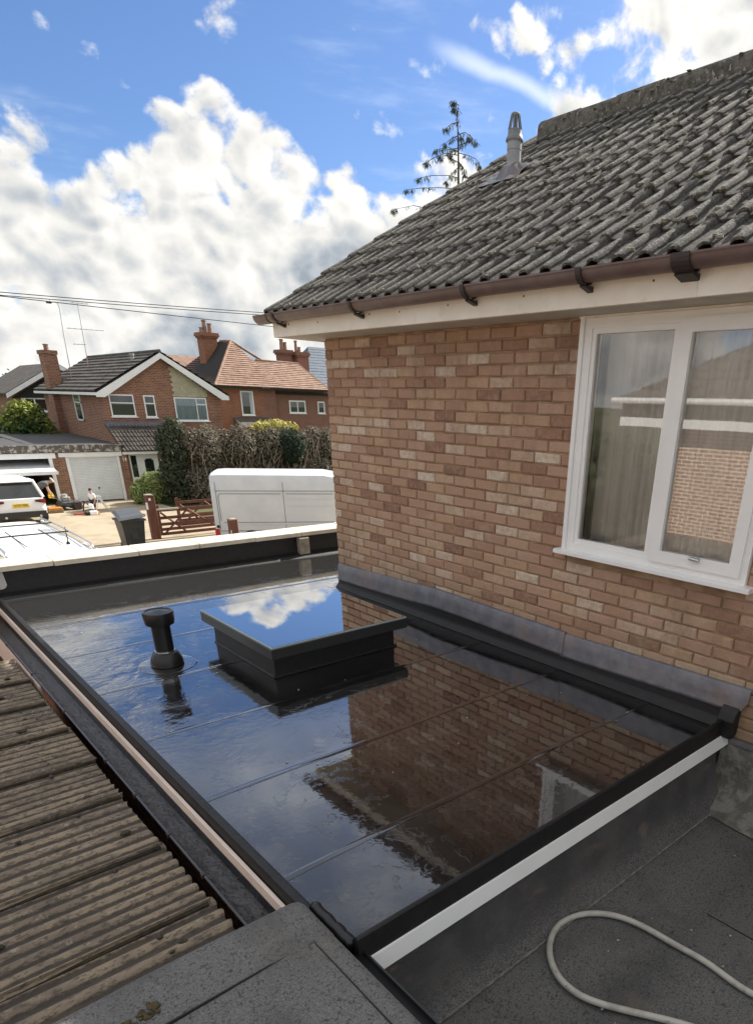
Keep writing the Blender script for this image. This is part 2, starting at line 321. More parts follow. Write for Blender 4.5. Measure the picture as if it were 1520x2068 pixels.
MT['shadeclay'] = M('clay tiles in painted shade', (.135, .085, .075), (.10, .065, .06), 2.2, .9, .5, 14)  # darker copy of the clay; shade of the sunless hip put into colour
MT['clay'] = M('old clay tiles', (.335, .225, .17), (.235, .145, .11), 2.6, .9, .5, 14, spots=[((.42, .27, .17), 7, .58, .6), ((.13, .075, .06), 9, .63, .8)], bdist=.03)
MT['slate'] = M('blue slate', (.10, .125, .165), (.075, .095, .13), 3, .6, .3, 12)
MT['greentile'] = M('olive hung tiles', (.50, .46, .32), (.42, .38, .26), 5, .85, .3, 20)
MT['flatfelt'] = M('grey flat felt', (.075, .073, .074), (.05, .049, .05), 2, .8, .4, 60)
MT['oldpaint'] = M('flaking fascia paint', (.45, .43, .38), (.12, .10, .085), 7, .8, .5, 20, lo=.42, hi=.52)
MT['skin'] = M('skin', (.46, .27, .20), rough=.55)
MT['tee'] = M('grey t-shirt', (.11, .115, .12), (.085, .09, .095), 14, .9)
MT['shirt'] = M('white shirt', (.76, .75, .74), rough=.85)
MT['trouser'] = M('dark trousers', (.022, .023, .028), rough=.9)
MT['cap'] = M('pale cap', (.46, .40, .36), rough=.85)
MT['hair'] = M('dark hair', (.02, .015, .012), rough=.8)
MT['orange'] = M('orange plastic', (.62, .25, .03), (.5, .18, .02), 8, .5)
MT['toolyellow'] = M('yellow plastic', (.78, .56, .04), rough=.45)
MT['redplastic'] = M('red plastic', (.55, .06, .03), rough=.45)
MT['mower'] = M('grey green machine', (.10, .115, .11), (.05, .05, .05), 14, .55)
MT['bark'] = M('bark', (.085, .065, .05), (.05, .04, .03), 12, .95, .6, 30)
MT['twig'] = M('bare twigs', (.40, .33, .26), (.26, .21, .165), 6, .95)
def leafmat(name, a, b, sc=3.0, tr=.25):
    t = new_mat(name)
    r = t.math('FRACT', t.math('ADD', t.G.outputs['Random Per Island'], t.math('MULTIPLY', t.noise(t.P, sc, 3, .6), .6)))
    t.put(t.b.inputs['Base Color'], t.mix(r, a, b)); t.b.inputs['Roughness'].default_value = .8
    tl = t.new('ShaderNodeBsdfTranslucent'); t.put(tl.inputs['Color'], t.mix(r, a, b))
    mx = t.new('ShaderNodeMixShader'); mx.inputs[0].default_value = tr
    t.l.new(t.b.outputs[0], mx.inputs[1]); t.l.new(tl.outputs[0], mx.inputs[2]); t.l.new(mx.outputs[0], t.out.inputs['Surface']); return t.m
MT['hedgebrown'] = leafmat('dying conifer foliage', (.11, .095, .068), (.235, .20, .15))
MT['hedgegreen'] = leafmat('dark conifer foliage', (.035, .048, .025), (.07, .082, .042))
MT['topiary'] = leafmat('dark clipped foliage', (.016, .032, .018), (.035, .055, .03))
MT['yellowleaf'] = leafmat('golden foliage', (.36, .32, .06), (.52, .47, .15))
MT['shrub'] = leafmat('fresh green shrub leaves', (.17, .23, .07), (.33, .37, .13))
MT['bushgreen'] = leafmat('green conifer sprays', (.035, .075, .02), (.10, .15, .035))
MT['limegreen'] = leafmat('lime conifer tips', (.20, .26, .04), (.34, .36, .08))
MT['purple'] = leafmat('purple brown shrub', (.10, .055, .05), (.17, .10, .085))
MT['wood'] = leafmat('distant woodland', (.035, .06, .03), (.07, .10, .045), .05)
MT['needles'] = leafmat('conifer needles', (.045, .065, .05), (.08, .10, .075))
MT['tree'] = leafmat('garden tree leaves', (.04, .075, .02), (.09, .13, .04))

# ------------------------------------------------------------------ mesh helpers
LOC = {}                                   # world offset of every top-level thing, for its parts
class MB:
    def __init__(s): s.v = []; s.f = []
    def add(s, vs, fs):
        o = len(s.v); s.v += [tuple(p) for p in vs]; s.f += [tuple(i + o for i in f) for f in fs]; return s
    def box(s, x0, x1, y0, y1, z0, z1):
        return s.add([(x0, y0, z0), (x1, y0, z0), (x1, y1, z0), (x0, y1, z0), (x0, y0, z1), (x1, y0, z1), (x1, y1, z1), (x0, y1, z1)],
                     [(0, 3, 2, 1), (4, 5, 6, 7), (0, 1, 5, 4), (1, 2, 6, 5), (2, 3, 7, 6), (3, 0, 4, 7)])
    def cbox(s, x0, x1, y0, y1, z0, z1, c):
        """box with chamfered edges along all sides"""
        prof = []
        for (z, d) in ((z0, c), (z0 + c, 0), (z1 - c, 0), (z1, c)):
            a, b, e, g = x0 + d, x1 - d, y0 + d, y1 - d
            if d: prof.append([(a, e, z), (b, e, z), (b, e, z), (b, g, z), (b, g, z), (a, g, z), (a, g, z), (a, e, z)])
            else: prof.append([(a + c, e, z), (b - c, e, z), (b, e + c, z), (b, g - c, z), (b - c, g, z), (a + c, g, z), (a, g - c, z), (a, e + c, z)])
        o = len(s.v)
        for p in prof: s.v += p
        for k in range(3):
            for i in range(8): s.f.append((o + k * 8 + i, o + k * 8 + (i + 1) % 8, o + k * 8 + 8 + (i + 1) % 8, o + k * 8 + 8 + i))
        s.f.append(tuple(o + i for i in (0, 6, 4, 2))); s.f.append(tuple(o + 24 + i for i in (0, 2, 4, 6))); return s
    def quad(s, *p): return s.add(p, [tuple(range(len(p)))])
    def prism(s, poly, axis, c0, c1):
        n = len(poly)
        mk = {'x': lambda a, b, c: (c, a, b), 'y': lambda a, b, c: (a, c, b), 'z': lambda a, b, c: (a, b, c)}[axis]
        vs = [mk(a, b, c0) for a, b in poly] + [mk(a, b, c1) for a, b in poly]
        fs = [(i, (i + 1) % n, n + (i + 1) % n, n + i) for i in range(n)] + [tuple(reversed(range(n))), tuple(range(n, 2 * n))]
        return s.add(vs, fs)
    def strip(s, poly, axis, c0, c1):
        """open sheet: a profile line swept along an axis"""
        n = len(poly)
        mk = {'x': lambda a, b, c: (c, a, b), 'y': lambda a, b, c: (a, c, b), 'z': lambda a, b, c: (a, b, c)}[axis]
        return s.add([mk(a, b, c0) for a, b in poly] + [mk(a, b, c1) for a, b in poly], [(i, i + 1, n + i + 1, n + i) for i in range(n - 1)])
    def tube(s, pts, r, n=8, cap=True):
        pts = [Vector(p) for p in pts]; o = len(s.v); k = len(pts)
        rs = r if isinstance(r, (list, tuple)) else [r] * k
        ref = None
        for i, p in enumerate(pts):
            d = (pts[min(i + 1, k - 1)] - pts[max(i - 1, 0)]).normalized()
            if ref is None: ref = Vector((0, 0, 1)) if abs(d.z) < .9 else Vector((1, 0, 0))
            a = (ref - d * ref.dot(d)).normalized(); b = d.cross(a); ref = a
            for j in range(n):
                t_ = 2 * pi * j / n; s.v.append(tuple(p + (a * cos(t_) + b * sin(t_)) * rs[i]))
        for i in range(k - 1):
            for j in range(n): s.f.append((o + i * n + j, o + i * n + (j + 1) % n, o + (i + 1) * n + (j + 1) % n, o + (i + 1) * n + j))
        if cap: s.f.append(tuple(o + j for j in reversed(range(n)))); s.f.append(tuple(o + (k - 1) * n + j for j in range(n)))
        return s
    def lathe(s, c, prof, n=24):
        o = len(s.v); k = len(prof)
        for r, z in prof:
            for j in range(n): s.v.append((c[0] + r * cos(2 * pi * j / n), c[1] + r * sin(2 * pi * j / n), c[2] + z))
        for i in range(k - 1):
            for j in range(n): s.f.append((o + i * n + j, o + i * n + (j + 1) % n, o + (i + 1) * n + (j + 1) % n, o + (i + 1) * n + j))
        s.f.append(tuple(o + j for j in reversed(range(n)))); s.f.append(tuple(o + (k - 1) * n + j for j in range(n))); return s
    def grid(s, rows):
        o = len(s.v); n = len(rows[0])
        for r in rows: s.v += [tuple(p) for p in r]
        for i in range(len(rows) - 1):
            for j in range(n - 1): s.f.append((o + i * n + j, o + i * n + j + 1, o + (i + 1) * n + j + 1, o + (i + 1) * n + j))
        return s
    def blob(s, c, r, n=8, jit=0.0):
        rows = []
        for i in range(n // 2 + 1):
            th = pi * i / (n // 2); row = []
            for j in range(n + 1):
                ph = 2 * pi * (j % n) / n; q = 1 + (jit * random.uniform(-1, 1) if 0 < i < n // 2 and j < n else 0)
                row.append((c[0] + r[0] * sin(th) * cos(ph) * q, c[1] + r[1] * sin(th) * sin(ph) * q, c[2] + r[2] * cos(th)))
            row[-1] = row[0]; rows.append(row)
        return s.grid(rows)
    def mesh(s, name, off=(0, 0, 0)):
        me = bpy.data.meshes.new(name)
        ox, oy, oz = off
        me.from_pydata([(x - ox, y - oy, z - oz) for x, y, z in s.v], [], s.f); me.validate(); me.update(); return me
    def build(s, name, mt, parent=None, smooth=False, kind=None, off=None, angle=None):
        root = parent
        while root is not None and root.parent is not None: root = root.parent
        if off is None: off = LOC.get(root.name, (0, 0, 0)) if root is not None else (0, 0, 0)
        me = s.mesh(name, off); me.materials.append(mt if not isinstance(mt, str) else MT[mt])
        if smooth:
            me.polygons.foreach_set('use_smooth', [True] * len(me.polygons))
            if angle is not None: me.set_sharp_from_angle(angle=radians(angle))
        o = bpy.data.objects.new(name, me); COL.objects.link(o)
        if parent is not None: o.parent = parent
        if kind: o['kind'] = kind
        return o
def thing(name, label, cat, loc, rz=0.0, group=None, world=True):
    o = bpy.data.objects.new(name, None); COL.objects.link(o); o.empty_display_size = .2
    o.location = loc; o.rotation_euler = (0, 0, rz); o['label'] = label; o['category'] = cat
    if group: o['group'] = group
    LOC[o.name] = tuple(loc) if world else (0, 0, 0)
    return o
def tag(o, label, cat, group=None):
    o['label'] = label; o['category'] = cat
    if group: o['group'] = group
    return o
def inst(me, name, parent, mat4, label=None):
    o = bpy.data.objects.new(name, me); COL.objects.link(o); o.parent = parent; o.matrix_basis = mat4
    if label: o['label'] = label
    return o
def copy_tree(o, parent=None):
    c = o.copy(); COL.objects.link(c); c.parent = parent
    for ch in list(o.children): copy_tree(ch, c)
    return c
G = -3.0                                   # street level; the flat roof is z = 0

# ------------------------------------------------------------------ setting
ob = MB().quad((-900, -300, G - .03), (900, -300, G - .03), (900, 1200, G - .03), (-900, 1200, G - .03)).build('ground', 'grass', kind='structure')
dz = lambda y: G - .004 + max(0, (21.5 - y) / 14.2) * .55
ob = MB().grid([[(x, y, dz(y)) for x in (-12, 0, 4, 8, 11, 14.5, 20)] for y in (7.21, 10, 14, 18, 21.5, 24.5)]).build('driveway', 'concrete_drive', kind='structure')
ob = MB().quad((-14, 24.6, G), (11.4, 24.6, G), (11.4, 35.8, G), (-14, 35.8, G)).build('forecourt', 'concrete_drive', kind='structure')
ob = MB().box(-14, 20, 24.5, 24.62, G - .05, G + .02).build('kerb', M('worn kerb', (.25, .21, .15), (.18, .15, .11), 4, .9), kind='structure')
rows = []
for i in range(9):
    y = 300 + i * 90
    rows.append([(x, y, G + (.5 + 7 * sin(pi * min(1, i / 6) / 2)) * (.75 + .25 * sin(x * .011 + i))) for x in range(-700, 701, 50)])
MB().grid(rows).build('hills', 'grass', smooth=True, kind='structure')

# ------------------------------------------------------------------ foliage helper
def leaves(mb, blobs, n, size, seed=1, up=.3, shell=.55, asp=1.8):
    rd = random.Random(seed); tot = sum((b[3] * b[4] * b[5]) ** .67 for b in blobs)
    for b in blobs:
        k = max(3, int(n * (b[3] * b[4] * b[5]) ** .67 / tot))
        for _ in range(k):
            while True:
                d = Vector((rd.gauss(0, 1), rd.gauss(0, 1), rd.gauss(0, 1)))
                if d.length > .01: break
            d.normalize(); rr = rd.uniform(shell, 1.06) if rd.random() < .85 else rd.uniform(.2, 1.18)
            p = Vector((b[0] + d.x * b[3] * rr, b[1] + d.y * b[4] * rr, b[2] + d.z * b[5] * rr))
            nr = (d + Vector((rd.uniform(-1, 1), rd.uniform(-1, 1), rd.uniform(-1, 1) + up))).normalized()
            a = nr.cross(Vector((rd.uniform(-1, 1), rd.uniform(-1, 1), rd.uniform(-1, 1)))).normalized(); bb = nr.cross(a)
            s_ = size * rd.uniform(.6, 1.4)
            mb.add([p - a * s_ * asp * .5, p + bb * s_ * .4, p + a * s_ * asp * .5, p - bb * s_ * .4], [(0, 1, 2, 3)])
    return mb

# ================================================================== BRICK HOUSE (ours, right)
WX = 3.48; Y0, Y1 = -3.0, 5.54; ZT = 2.163
house = thing('brick_house', 'brown brick house with mossy tiled roof and white window beside the wet flat roof', 'house', (WX, 5.54, G))
wall = MB()
XB = 8.9
WY0, WY1, WZ0, WZ1 = 1.463, 2.711, .835, ZT
wall.box(WX + .006, XB, WY1, Y1 - .006, G, ZT - .002)          # solid left of the window
wall.box(WX + .006, WX + .25, WY0, WY1 - .001, G, WZ0 - .001)
wall.box(WX + .006, XB, Y0, WY0 - .001, G, ZT - .002)
gable = [(WX + .006, ZT + .001), (XB, ZT + .001), (6.19, 3.75)]
wall.prism(gable, 'y', Y1 - .20, Y1 - .006)
wall = wall.build('wall', 'mortar', house)
# bricks
PITCH, CR, ZB = .2265, .0735, -.568
def brick_mesh(L, H, seed, name='brick'):
    rd = random.Random(seed); mb = MB(); c = .007
    j = lambda a: rd.uniform(-a, a)
    outer = [(-L / 2, -H / 2), (L / 2, -H / 2), (L / 2, H / 2), (-L / 2, H / 2)]
    back = [(.02, y + j(.0015), z + j(.0015)) for y, z in outer]
    mid = [(-.001, y + j(.0018), z + j(.0018)) for (_, y, z) in back]
    fr = [(-.007 + j(.002), y * (1 - 2 * c / L) + j(.0035), z * (1 - 2 * c / H) + j(.003)) for _, y, z in back]
    mb.add(back + mid + fr, [(0, 1, 5, 4), (1, 2, 6, 5), (2, 3, 7, 6), (3, 0, 4, 7), (4, 5, 9, 8), (5, 6, 10, 9), (6, 7, 11, 10), (7, 4, 8, 11), (8, 9, 10, 11)])
    for i, f in enumerate(mb.f): mb.f[i] = tuple(reversed(f))
    return mb
JN = .0105
VAR = [brick_mesh(PITCH - JN, CR - JN, 100 + i).mesh('brick') for i in range(16)]
HALF = [brick_mesh(PITCH / 2 - JN, CR - JN, 200 + i).mesh('brick') for i in range(3)]
for me in VAR + HALF: me.materials.append(MT['brick'])
specs = []
for k in range(-3, 38):
    zc = ZB + CR * (k + .5)
    if zc < -.75 or zc + CR / 2 > ZT + .005: continue
    y = Y1; first = True
    while y > Y0:
        L = PITCH / 2 if (first and k % 2 == 1) else PITCH
        a, b = y - L, y; first = False; y = a
        if zc + CR / 2 > WZ0 - .02 and b > WY0 and a < WY1:
            for (p, q) in ((max(a, WY1), b), (a, min(b, WY0))):
                if q - p > .03: specs.append((p, q, zc))
        else: specs.append((a, b, zc))
def shown(sp):
    return sp[2] > -.3 and sp[0] > .2
specs.sort(key=lambda sp: (0 if shown(sp) else 1, hypot(WX, (sp[0] + sp[1]) / 2) + abs(sp[2] - CAMZ) * .4))
rest = MB(); rb = random.Random(5)
for i, (a, b, zc) in enumerate(specs):
    L = b - a; pos = Vector((WX + rb.uniform(-.0015, .0015), (a + b) / 2, zc))
    rot = Matrix.Rotation(rb.uniform(-.008, .008), 4, 'X') @ Matrix.Rotation(pi * rb.choice((0, 1)), 4, 'X')
    if i < 300:
        me = rb.choice(VAR) if L > PITCH * .9 else (rb.choice(HALF) if abs(L - PITCH / 2) < .01 else None)
        if me is None:
            me = brick_mesh(max(.02, L - JN), CR - JN, 300 + i).mesh('brick'); me.materials.append(MT['brick'])
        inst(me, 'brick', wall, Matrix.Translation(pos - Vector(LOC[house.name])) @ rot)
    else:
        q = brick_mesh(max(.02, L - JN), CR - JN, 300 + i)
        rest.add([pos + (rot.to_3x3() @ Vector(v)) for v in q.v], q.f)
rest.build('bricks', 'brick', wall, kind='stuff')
# window
win = MB()
XF = 3.452
def frame(mb, y0, y1, z0, z1, t_, x0, x1, t_b=None):
    t_b = t_b or t_
    mb.prism([(y0, z0), (y1, z0), (y1 - t_, z0 + t_b), (y0 + t_, z0 + t_b)], 'x', x0, x1)
    mb.prism([(y1, z0), (y1, z1), (y1 - t_, z1 - t_), (y1 - t_, z0 + t_b)], 'x', x0, x1)
    mb.prism([(y1, z1), (y0, z1), (y0 + t_, z1 - t_), (y1 - t_, z1 - t_)], 'x', x0, x1)
    mb.prism([(y0, z1), (y0, z0), (y0 + t_, z0 + t_b), (y0 + t_, z1 - t_)], 'x', x0, x1)
    return mb
window = frame(win, WY0, WY1 - .012, WZ0, ZT - .012, .052, XF, XF + .07)
win.box(XF + .002, XF + .068, 2.03, 2.085, WZ0 + .05, ZT - .06)
window = win.build('window', 'white', house)
frame(MB(), 2.085, WY1 - .063, WZ0 + .052, ZT - .064, .028, XF + .008, XF + .06).build('glazing_bead', 'white', window)
sash = frame(MB(), WY0 + .035, 2.062, WZ0 + .042, ZT - .045, .066, XF - .018, XF + .05).build('sash', 'white', window)
MB().quad((XF + .026, 2.112, WZ0 + .078), (XF + .026, 2.112, ZT - .09), (XF + .026, WY1 - .089, ZT - .09), (XF + .026, WY1 - .089, WZ0 + .078)).build('pane', 'pane', window)
MB().quad((XF + .006, WY0 + .098, WZ0 + .105), (XF + .006, WY0 + .098, ZT - .108), (XF + .006, 1.998, ZT - .108), (XF + .006, 1.998, WZ0 + .105)).build('pane', 'pane', window)
hm = MB().tube([(XF - .02, 1.80, .935), (XF - .04, 1.79, .937), (XF - .045, 1.73, .935)], .008, 8).box(XF - .026, XF - .016, 1.735, 1.80, .922, .948)
hm.build('window_handle', 'chrome', window)
MB().box(XF - .012, WX + .03, WY1 - .0115, WY1 + .018, WZ0 - .005, ZT - .003).build('cover_strip', 'white', window)
MB().box(XF - .01, WX + .05, WY0 + .005, WY1 + .03, ZT - .011, ZT - .0015).build('head_trim', 'fascia', window)
MB().prism([(XF - .055, .812), (XF - .055, .832), (XF - .045, .837), (WX + .06, .842), (WX + .06, .812)], 'y', 1.41, 2.765).build('window_sill', 'white', window)
cm = MB(); rows = []
def curt(y0, y1, x, seed, z0=.75, z1=2.15, pull=0.0):
    rd = random.Random(seed); ph = rd.uniform(0, 6); rows = []
    n = int((y1 - y0) / .006)
    for z in [z0 + (z1 - z0) * q / 7 for q in range(8)]:
        row = []
        for i in range(n + 1):
            y = y0 + (y1 - y0) * i / n
            yy = y + pull * (z1 - z) * .2
            row.append((x + .017 * sin(y * 52 + ph + 1.6 * sin(y * 9) + .25 * z * sin(y * 7)) + .006 * sin(y * 133 + ph + 2 * sin(y * 11)), yy, z))
        rows.append(row)
    return rows
MB().grid(curt(1.40, 2.07, XF + .085, 3)).build('net_curtain', 'curtain', window, smooth=True)
MB().grid(curt(2.055, 2.74, XF + .19, 4)).build('net_curtain', 'curtain', window, smooth=True)
room = MB().quad((5.4, WY0, .2), (5.4, WY1, .2), (5.4, WY1, 2.2), (5.4, WY0, 2.2))
room.quad((3.75, WY0, .2), (5.4, WY0, .2), (5.4, WY0, 2.2), (3.75, WY0, 2.2)); room.build('room_lining', 'room', house)
# fascia, soffit
XFA = 3.185
fas = MB().box(XFA, XFA + .02, 1.861, 5.866, ZT + .002, 2.300)
fas.build('fascia_board', 'fascia', house)
MB().box(XFA - .004, XFA + .018, -3.1, 1.857, ZT + .002, 2.300).build('fascia_board', 'fascia', house)
MB().box(XFA + .021, WX + .12, -3.1, 5.85, ZT, ZT + .012).build('soffit', 'soffit', house)
MB().prism([(XFA + .001, ZT + .001), (XFA + .001, 2.299), (4.3, 2.95), (4.3, 2.75), (WX + .3, ZT + .001)], 'y', 5.852, 5.872).build('eaves_end_board', 'fascia', house)
nm = MB()
for y, z in ((5.6, 2.25), (5.15, 2.24), (4.45, 2.252), (4.1, 2.245), (3.6, 2.25), (2.95, 2.25), (2.1, 2.25), (1.72, 2.24)):
    nm.tube([(XFA - .003, y, z), (XFA + .002, y, z)], .006, 6)
nm.build('nail_heads', M('rusty nail', (.16, .09, .06), rough=.8), house, kind='stuff')
# gutter
gy, gz, gr = 3.128, 2.322, .058
prof = [(gy + gr * cos(a), gz + gr * sin(a) * 1.0) for a in [pi + pi * i / 12 for i in range(13)]]
prof = [(gy - gr - .006, gz + .002), (gy - gr - .006, gz - .006)] + prof + [(gy + gr, gz + .004)]
inner = [(gy + (gr - .004) * cos(a), gz + (gr - .004) * sin(a)) for a in [2 * pi - pi * i / 12 for i in range(13)]]
gut = MB().prism(prof + inner, 'y', -3.0, 5.79)
gut = gut.build('gutter', 'gutter', house, smooth=True, angle=40)
prof2 = [(gy + (gr + .006) * cos(a), gz + (gr + .006) * sin(a)) for a in [pi + pi * i / 12 for i in range(13)]]
inn2 = [(gy + (gr - .002) * cos(a), gz + (gr - .002) * sin(a)) for a in [2 * pi - pi * i / 12 for i in range(13)]]
MB().prism([(gy + (gr - .001) * cos(a), gz + (gr - .001) * sin(a)) for a in [pi + pi * i / 12 for i in range(13)]], 'y', 5.985, 5.993).prism(prof2 + inn2, 'y', 5.775, 5.99).build('gutter_end', 'gutter', gut, smooth=True, angle=40)
def bracket(y, wd=.035, mt='bracket', k=1.0):
    b = MB()
    o_ = [(gy + (gr + .011) * cos(a), gz + (gr + .011) * sin(a)) for a in [pi - .05 + (pi * .78) * i / 10 for i in range(11)]]
    i_ = [(gy + (gr + .0065) * cos(a), gz + (gr + .0065) * sin(a)) for a in [pi - .05 + (pi * .78) * i / 10 for i in range(11)]]
    b.prism(o_ + list(reversed(i_)), 'y', y - wd / 2, y + wd / 2)
    b.prism([(gy - .01, gz - gr - .006), (XFA - .002, gz - gr - .012), (XFA - .002, gz - gr - .036), (gy - .018, gz - gr - .016)], 'y', y - wd / 2, y + wd / 2)
    return b.build('bracket', mt, gut)
for y in (5.66, 4.527, 3.344, 2.477): bracket(y)
bracket(1.90, .095, 'bracket')
# roof
P30 = radians(29.8); ex, ez = 3.078, 2.312
roofx = lambda s: ex + s * cos(P30)
roofz = lambda s: ez + s * sin(P30)
RL = (6.2 - ex) / cos(P30)
dk = MB().prism([(ex + .06, ez - .02), (6.2, roofz(RL) - .045), (6.2, roofz(RL) - .12), (ex + .14, ez - .035)], 'y', -3.05, 5.76)
dk.prism([(6.2, roofz(RL) - .045), (9.36, ez - .03), (9.36, ez - .12), (6.2, roofz(RL) - .12)], 'y', -3.05, 5.76)
roof = dk.build('roof', 'deck', house)
TWD, TG, TL = .305, .33, .405
def tile_mesh(seed):
    rd = random.Random(seed); pts = []
    for rI in range(2):
        b0 = rI * TWD / 2
        for i in range(9): 
            a = pi - pi * i / 8; pts.append((b0 + .035 + .035 * cos(a), .028 * sin(a) ** .9))
        for q in (.35, .7): pts.append((b0 + .070 + (TWD / 2 - .070) * q, -.004 + rd.uniform(-.001, .001)))
    pts.append((TWD, 0.0))
    mb = MB(); thick = .012
    rows = []
    for s_ in (0, .02, TL * .5, TL):
        lift = .019 * (1 - s_ / TL)
        e = .003 if s_ == 0 else 0
        rows.append([(x, s_ + rd.uniform(-.005, .005) * (s_ == 0), z + lift - e + rd.uniform(-.0012, .0012)) for x, z in pts])
    mb.grid(rows)
    fr = [(x, y + .001, z - thick) for x, y, z in rows[0]]
    mb.grid([fr, rows[0]])
    mb.grid([[(x, .16, z - .006) for x, y, z in fr], fr])
    return mb
TV = []
for i in range(4):
    q = tile_mesh(i); me = q.mesh('roof_tile'); me.materials.append(MT['tile'])
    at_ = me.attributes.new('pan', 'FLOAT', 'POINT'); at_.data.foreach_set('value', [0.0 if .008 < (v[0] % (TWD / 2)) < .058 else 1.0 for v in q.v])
    me.polygons.foreach_set('use_smooth', [True] * len(me.polygons)); me.set_sharp_from_angle(angle=radians(50)); TV.append(me)
tb = Matrix(((0, cos(P30), -sin(P30)), (-1, 0, 0), (0, sin(P30), cos(P30)))).to_4x4()
rt = random.Random(11); off = Vector(LOC[house.name]); nt = 0; morerows = MB()
for cidx in range(11):
    for j in range(29):
        s_ = cidx * TG; y = 5.785 - j * TWD + rt.uniform(-.004, .004)
        p = Vector((roofx(s_), y, roofz(s_))) + Vector((0, 0, rt.uniform(0, .004)))
        mt_ = Matrix.Translation(p) @ tb @ Matrix.Rotation(rt.uniform(-.012, .012), 4, 'Z') @ Matrix.Rotation(rt.uniform(-.008, .008), 4, 'X')
        if j < 22 and not (cidx < 4 and j > 18):
            inst(rt.choice(TV), 'roof_tile', roof, Matrix.Translation(-off) @ mt_); nt += 1
        else:
            q = rt.choice(TV); morerows.add([mt_ @ v.co for v in q.vertices], [tuple(p.vertices) for p in q.polygons])
morerows.build('roof_tiles', 'tile', roof, kind='stuff', smooth=True, angle=50)
# far slope tiles as one surface with tile rows
fs = MB()
for cidx in range(11):
    s_ = cidx * TG
    fs.grid([[(9.36 - s_ * cos(P30) + .0, y, ez + s_ * sin(P30) + .03) for y in (-3, 5.78)], [(9.36 - (s_ + TG) * cos(P30), y, ez + (s_ + TG) * sin(P30) + .005) for y in (-3, 5.78)]])
fs.build('rear_roof_slope', 'tile', roof, kind='stuff')
rz0 = roofz(RL)
for j in range(19):
    y1_ = 5.55 - j * .45; rd = random.Random(j)
    k = MB(); rr = .118 + rd.uniform(-.006, .006)
    pr = [(6.2 + rr * cos(a) * 1.05, rz0 + .035 + rr * sin(a) * .78) for a in [0 + pi * i / 8 for i in range(9)]]
    pr = [(6.2 + rr * 1.08, rz0 - .05)] + pr + [(6.2 - rr * 1.08, rz0 - .05)]
    k.prism(pr, 'y', y1_ - .452, y1_ + .004)
    k.build('ridge_tile', 'ridge', roof, smooth=True, angle=45)
mm = MB(); rd = random.Random(3)
for i in range(170):
    y = rd.uniform(.6, 5.55); mm.blob((6.2 + rd.uniform(-.13, .05), y, rz0 + .095 + rd.uniform(-.06, .012)), (rd.uniform(.012, .03),) * 2 + (rd.uniform(.006, .014),), 6, .3)
for i in range(520):
    s_ = rd.uniform(0, RL - .1); y = rd.uniform(.8, 5.7); r_ = rd.uniform(.006, .017)
    s_ = round(s_ / TG) * TG + rd.uniform(-.02, .05)
    if s_ < 0: continue
    mm.blob((roofx(s_) - .012, y, roofz(s_) + .045), (r_ * 1.3, r_ * 1.5, r_ * .8), 6, .3)
mm.build('moss_tufts', M('grey moss and lichen', (.30, .285, .24), (.10, .095, .065), 20, .95, .8, 60), roof, kind='stuff')
# flue
FX, FY = 5.075, 4.90; FZ = roofz((FX - ex) / cos(P30))
flue = MB().lathe((FX, FY, FZ - .08), [(.060, 0), (.060, .27), (.063, .272), (.063, .33), (.058, .335), (.058, .36)], 20).build('flue_pipe', 'flue', house, smooth=True, angle=40)
cw = MB().lathe((FX, FY, FZ + .25), [(.074, 0), (.076, .012), (.066, .03), (.060, .045), (.058, .075), (.05, .08)], 20)
for i in range(12):
    a = 2 * pi * i / 12; cw.tube([(FX + .056 * cos(a), FY + .056 * sin(a), FZ + .325), (FX + .034 * cos(a), FY + .034 * sin(a), FZ + .425)], .0055, 5)
cw.lathe((FX, FY, FZ + .42), [(.037, 0), (.037, .012), (.03, .018)], 16)
cw.lathe((FX, FY, FZ + .32), [(.02, 0), (.02, .1)], 10)
cw.build('flue_cowl', M('dark grey cowl', (.20, .21, .22), (.15, .155, .16), 20, .5), flue, smooth=True, angle=40)
fl = MB(); rows = []
for i in range(9):
    s_ = -.20 + .40 * i / 8; row = []
    for j in range(9):
        u = -.26 + .42 * j / 8
        hgt = .045 + .012 * sin(u * 60 + i) + .008 * sin(s_ * 80) + (.05 if hypot(u, s_) < .09 else 0)
        row.append((FX + s_ * cos(P30) - hgt * sin(P30), FY - u, FZ + s_ * sin(P30) + hgt * cos(P30)))
    rows.append(row)
fl.grid(rows).build('flue_flashing', 'lead', flue, smooth=True)
# lead flashing over the flat roof
for (a, b, za, zb) in ((4.08, 5.515, .285, .232), (2.642, 4.10, .268, .288), (1.298, 2.66, .275, .258)):
    n = 8; rows = []; rd = random.Random(int(a * 10))
    for i in range(n + 1):
        y = a + (b - a) * i / n; zt = za + (zb - za) * i / n; wv = rd.uniform(-.002, .002); lw = .158 + .006 * sin(y * 3)
        x0 = 3.440 + wv - (.004 if a == 2.642 else 0)
        rows.append([(WX - .001, y, zt + .004), (x0 + .02, y, zt), (x0 + .010, y, zt - .012), (x0 + .006, y, zt - .08), (x0 + .002, y, zt - lw + .018), (x0 - .001, y, zt - lw), (x0 + .008, y, zt - lw - .002)])
    if a < 1.3:
        r0 = rows[0]; rows[0] = [(x, y + .03 * (i >= 4) + .02 * (i == 5), z + (.012 if i >= 5 else 0)) for i, (x, y, z) in enumerate(r0)]
    MB().grid(rows).build('lead_flashing', 'lead', house, smooth=True)
MB().prism([(WX + .002, -.052), (WX - .018, -.056), (WX - .022, -.085), (WX + .002, -.088)], 'y', -3, 1.36).build('lower_lead_flashing', 'lead', house)

SX_IN = lambda x, y: 1.7 < x < 2.9 and 3.6 < y < 4.8
